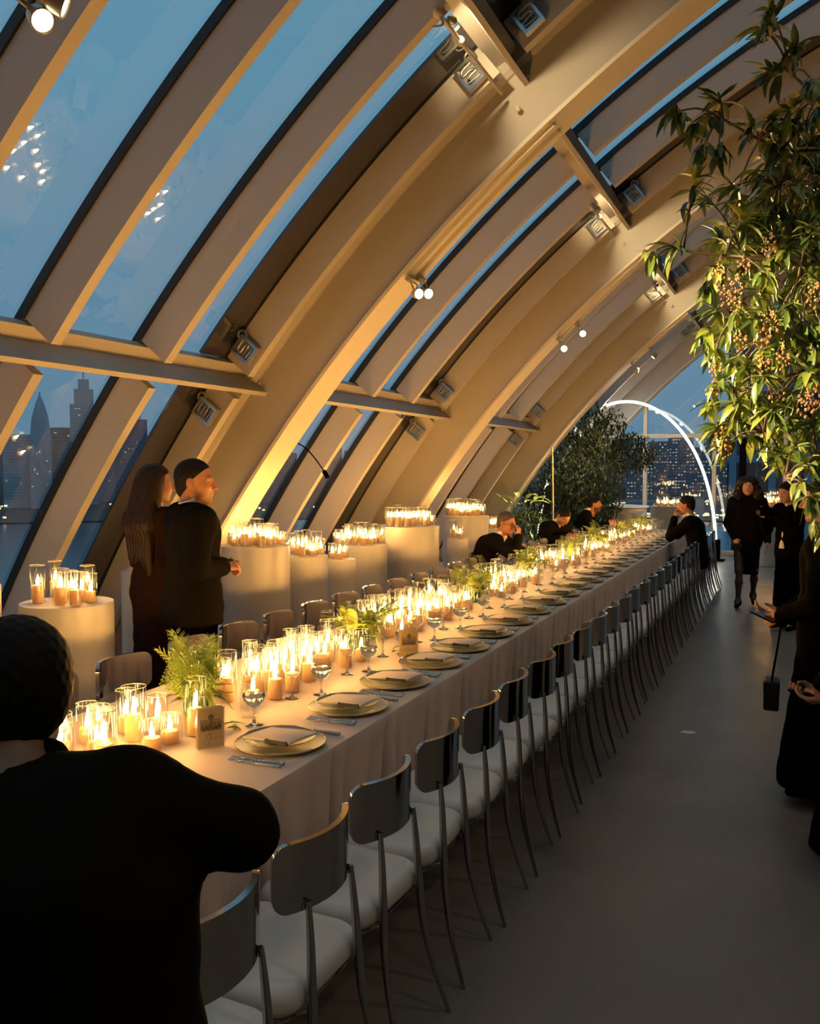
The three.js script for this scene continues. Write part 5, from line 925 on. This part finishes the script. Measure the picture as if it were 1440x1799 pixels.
person({ label: 'person in a long dark coat at the right edge, holding a phone out', at: [0.14, 0, 5.25], turn: -1.75, h: 1.68, outfit: 'coat', top: M.black, hem: 0.1, flare: 0.24, hair: 'tied', skin: [0.4, 0.19, 0.11], J: { elR: [-0.23, 1.12, 0.02], wrR: [-0.1, 0.98, 0.24], elL: [0.23, 1.1, 0.0], wrL: [0.12, 1.0, 0.2] }, handR: { dir: [0.1, 0, 1], n: [0.2, 1, 0], curl: 0.6 } });
person({ label: 'person in a black gown at the lower right edge, both hands on a phone', at: [0.31, 0, 4.35], turn: -1.35, h: 1.66, outfit: 'gown', top: M.black, hem: 0.02, flare: 0.26, hair: 'tied', skin: [0.4, 0.19, 0.11], J: { elR: [-0.23, 1.08, 0.0], wrR: [-0.07, 0.8, 0.2], elL: [0.23, 1.08, 0.0], wrL: [0.09, 0.8, 0.2] }, handR: { dir: [0.3, -0.2, 1], n: [0.5, 1, 0], curl: 0.7 }, handL: { dir: [-0.4, -0.2, 1], n: [-0.5, 1, 0], curl: 0.7 } });

// ---------------------------------------------------------------- lamps, track, small things
function arcAngle(x, y, d) { const p = sight(x, y, d); return Math.atan2(p.y - CY, CX - p.x) / RAD; }
const spotTargets = [P(0.05, 2.35, 4.3), P(0.1, 2.05, 4.2), P(-0.6, 0, 7.5)];
ribs.forEach((d, i) => {
  if (i < 1 || i > 4) return;
  const a0 = [46.5, 45.6, 46.2, 47.2][i - 1], a1 = 52.3;
  const w = ['over the top left corner', 'on the nearest full white rib', 'on the second full white rib', 'on the third white rib'][i - 1];
  const tr = thing('lighting_track', 'twin lighting track along the underside of the rib, ' + w, 'track');
  for (const z of [0.06, 0.19]) part('rail', arcSweep([[-0.028, d + z], [0.002, d + z], [0.002, d + z + 0.05], [-0.028, d + z + 0.05]], a0, a1, 16), M.lit_flange, tr);
  [0, 1].forEach((k) => {
    const a = a0 + k * [0.9, 0.16, 1.2, 1.6][i - 1], dd = i === 1 ? d + 0.28 : d + 0.085 + k * 0.13, p0 = onArc(a, -0.03, dd), p = i === 1 ? sight(68 + k * 29, 30 - k * 27, 2.4).sub(V3(0.07, -0.13, -0.06)) : p0, aimAt = [[P(0.5, 0.9, 1.4), spotTargets[1]], [spotTargets[0], spotTargets[1]], [P(0.15, 2.2, 4.6), P(0.1, 2.6, 4.5)], [P(-3.6, 1.5, 16.3), P(-4.0, 1.1, 13.9)]][i - 1][k];
    const t = thing('spotlight', (k ? 'second' : 'first') + ' small track spotlight ' + w, 'spotlight', p), head = V3(0.07, -0.13, i === 1 ? -0.06 : 0.06), dir = aimAt.clone().sub(p.clone().add(head)).normalize();
    part('adapter', rbox(0.045, 0.035, 0.13, 0.006).applyQuaternion(new THREE.Quaternion().setFromUnitVectors(V3(0, 1, 0), V3(-Math.cos(a * RAD), Math.sin(a * RAD), 0))).translate(0, -0.012, 0), M.lampBody, t);
    part('yoke', fuse([tube([V3(0, -0.02, 0.02), V3(0.03, -0.07, 0.05), head.clone().addScaledVector(dir, -0.02)], [0.006, 0.006], 6, 8), tube([V3(0, -0.02, -0.02), V3(0.05, -0.06, 0.01), head.clone().addScaledVector(dir, -0.03)], [0.005, 0.005], 6, 8)]), M.lampBody, t);
    part('can', turned(lathe([[0, -0.05], [0.02, -0.05], [0.032, -0.03], [0.04, 0.03], [0.042, 0.036], [0.037, 0.036], [0.034, 0.028]], 24), V3(0, 1, 0), dir).translate(head.x, head.y, head.z), M.lampBody, t);
    part('lens', turned(lathe([[0, 0.036], [0.02, 0.034], [0.036, 0.029], [0, 0.026]], 22), V3(0, 1, 0), dir).translate(head.x, head.y, head.z), M.lens, t);
    const l = new THREE.SpotLight(SPOT, [k ? 170 : 8, 175, 230, k ? 150 : 26][i - 1], 0, [0.24, 0.22, 0.12, 0.34][i - 1], 0.7); l.position.copy(head).addScaledVector(dir, 0.06); l.target.position.copy(head).addScaledVector(dir, 2); l.castShadow = true; l.shadow.radius = 1.5; t.add(l, l.target);
  });
});
// pipes under the middle cross beams, with unseen lamps placed to light the beams
for (let i = 0; i <= 2; i++) {
  const d = RIB0 + BAY * i, a = A_MID - 0.75, p = onArc(a, 0.33, 0);
  const t = thing('conduit', 'thin pipe below the upper cross beam, ' + ['nearest bay', 'second bay', 'third bay'][i], 'pipe');
  part('pipe', tube([P(p.x, p.y, d - 1.35), P(p.x, p.y, d - 0.7), P(p.x, p.y, d - 0.12)], [0.013, 0.013], 8, 6), M.paint, t);
  part('joint', fuse([1.32, 0.95].map((q) => new THREE.SphereGeometry(0.028, 12, 8).scale(1, 1, 1.6).translate(p.x, p.y, -(d - q)))), M.paint, t);
  part('hook', tube([P(p.x, p.y, d - 1.3), P(p.x + 0.03, p.y - 0.07, d - 1.32), P(p.x - 0.02, p.y - 0.09, d - 1.36)], [0.009, 0.006], 6, 6), M.paint, t);
  const up = P(p.x + 0.02, p.y + 0.03, d - 1.15), can = part('unseen_uplight', turned(lathe([[0, -0.03], [0.018, -0.03], [0.024, 0.02], [0.02, 0.02], [0, 0.012]], 16), V3(0, 1, 0), V3(0.25, 0.12, -1)).translate(up.x, up.y, up.z), M.lampBody, t);
  part('lens', new THREE.SphereGeometry(0.012, 10, 8).translate(up.x + 0.004, up.y + 0.002, up.z - 0.02), M.lens, can);
  const ul = new THREE.SpotLight(SPOT, 4, 0, 0.8, 0.8); ul.position.set(up.x + 0.012, up.y + 0.008, up.z - 0.045); ul.target.position.set(up.x + 0.18, up.y + 0.14, up.z - 1); ul.castShadow = true; t.add(ul, ul.target);
  part('knob', new THREE.SphereGeometry(0.02, 10, 8).translate(p.x + 0.09, p.y - 0.08, -(d - 0.03)), M.lit_flange, t);
}
// the glowing arch at the far end of the table
{
  const cx = -3.06, D = 17.8, ax = 1.7, ay = 3.0, pts = [];
  for (let k = 0; k <= 40; k++) { const a = Math.PI * k / 40; pts.push(V3(cx + ax * Math.cos(a), Math.max(0, ay * Math.sin(a) ** 0.92), -D)); }
  pts[0].y = 0.4; pts[40].y = 0.4;
  const t = thing('light_arch', 'tall slim glowing arch that frames the far end of the table', 'lamp');
  part('light_tube', tube(pts, [0.027, 0.027], 10, 90), new THREE.MeshStandardMaterial({ color: 0x222222, emissive: lin(1, 0.93, 0.74), emissiveIntensity: 3.2 }), t);
  for (const s of [1, -1]) { part('base', rbox(0.14, 0.4, 0.16, 0.008, cx + s * ax, 0.2, -D), M.black, t); part('foot', rbox(0.3, 0.02, 0.4, 0.006, cx + s * ax, 0.01, -D), M.black, t); }
  for (let k = 2; k < 40; k += 4) { const l = new THREE.PointLight(lin(1, 0.93, 0.74), 0.55, 0, 2); l.position.copy(pts[k]).add(V3(0, -0.03, 0.06)); l.castShadow = true; l.shadow.radius = 2; t.add(l); }
}
// goose-neck lamp on the nearest full rib
{
  const t = thing('gooseneck_lamp', 'thin black goose-neck with a dark tip reaching off the lit rib', 'lamp'), d = 6.56, pts = [[519, 777], [535, 786], [552, 804], [568, 826]].map(([x, y]) => sight(x, y, d));
  part('neck', tube(pts, [0.006, 0.005], 6, 16), M.black, t);
  const e = sight(577, 842, d), dir = e.clone().sub(pts[3]).normalize();
  part('head', turned(lathe([[0, 0], [0.014, 0.004], [0.019, 0.02], [0.019, 0.07], [0.015, 0.075], [0, 0.075]], 16), V3(0, 1, 0), dir).translate(pts[3].x, pts[3].y, pts[3].z), M.black, t);
}
// things people hold
function phone(label, pos, rot, m = M.black) { const t = thing('phone', label, 'phone', pos); t.rotation.set(...rot); part('case', rbox(0.075, 0.15, 0.009, 0.004), m, t); part('screen', rbox(0.068, 0.142, 0.001, 0.0004, 0, 0, 0.0048), mat(lin(0.02, 0.02, 0.025), 0.1), t); }
phone('dark phone held out by the person in the long coat', P(-0.14, 0.945, 5.2), [-1.5, 0.25, 0.9]);
phone('dark phone in both hands of the person at the lower right', P(0.06, 0.765, 4.3), [-1.45, 0.1, 1.3]);
{
  const t = thing('camera', 'black camera held up by the woman in the long coat', 'camera', P(-0.3, 1.275, 10.3), -0.6);
  part('body', rbox(0.14, 0.095, 0.06, 0.01), M.black, t); part('viewfinder', prism([[-0.03, 0], [0.03, 0], [0.016, 0.03], [-0.016, 0.03]], 0.05, 0.003).translate(0, 0.046, -0.025), M.black, t);
  part('barrel', lathe([[0, 0], [0.036, 0], [0.038, 0.05], [0.04, 0.1], [0.036, 0.102], [0.033, 0.09], [0, 0.088]], 26).rotateX(HALF).translate(0, -0.004, 0.03), M.black, t);
  part('glass', lathe([[0, 0.094], [0.02, 0.092], [0.032, 0.088]], 20).rotateX(HALF).translate(0, -0.004, 0.03), mat(lin(0.02, 0.02, 0.04), 0.05), t);
  part('grip', rbox(0.035, 0.09, 0.03, 0.01, -0.06, 0, 0.035), M.black, t);
  const b = thing('handbag', 'small black handbag hanging on a thin strap from the long-coated person', 'bag', P(-0.1, 0.5, 5.02));
  part('pouch', rbox(0.075, 0.15, 0.13, 0.012, 0, 0.075, 0), mat(lin(0.012, 0.009, 0.008), 0.35), b); part('flap', rbox(0.079, 0.07, 0.134, 0.012, 0, 0.12, 0), mat(lin(0.015, 0.011, 0.01), 0.3), b);
  part('strap', tube([V3(0.0, 0.15, 0.06), V3(0.03, 0.36, 0.02), V3(0.04, 0.46, -0.05), V3(0.03, 0.36, -0.1), V3(0, 0.15, -0.06)], [0.005, 0.005], 6, 20), M.black, b);
  const c = thing('clutch_bag', 'small dark clutch in the hand of the curly-haired woman', 'bag', P(-0.68, 0.76, 11.95), 0.2); part('pouch', rbox(0.12, 0.09, 0.03, 0.01), mat(lin(0.03, 0.025, 0.022), 0.3), c); part('clasp', rbox(0.02, 0.012, 0.006, 0.002, 0, 0.03, 0.017), M.chrome, c);
  const pp = single('paper_scrap', (() => { const g = prism([[-0.05, -0.03], [0.01, -0.045], [0.055, -0.01], [0.035, 0.035], [-0.03, 0.03]], 0.0012).rotateX(-HALF); return g; })(), M.white, 'white scrap of paper lying alone on the floor of the aisle', 'paper'); pp.position.copy(P(-0.63, 0.0015, 6.17));
}
renderer.render(scene, camera);
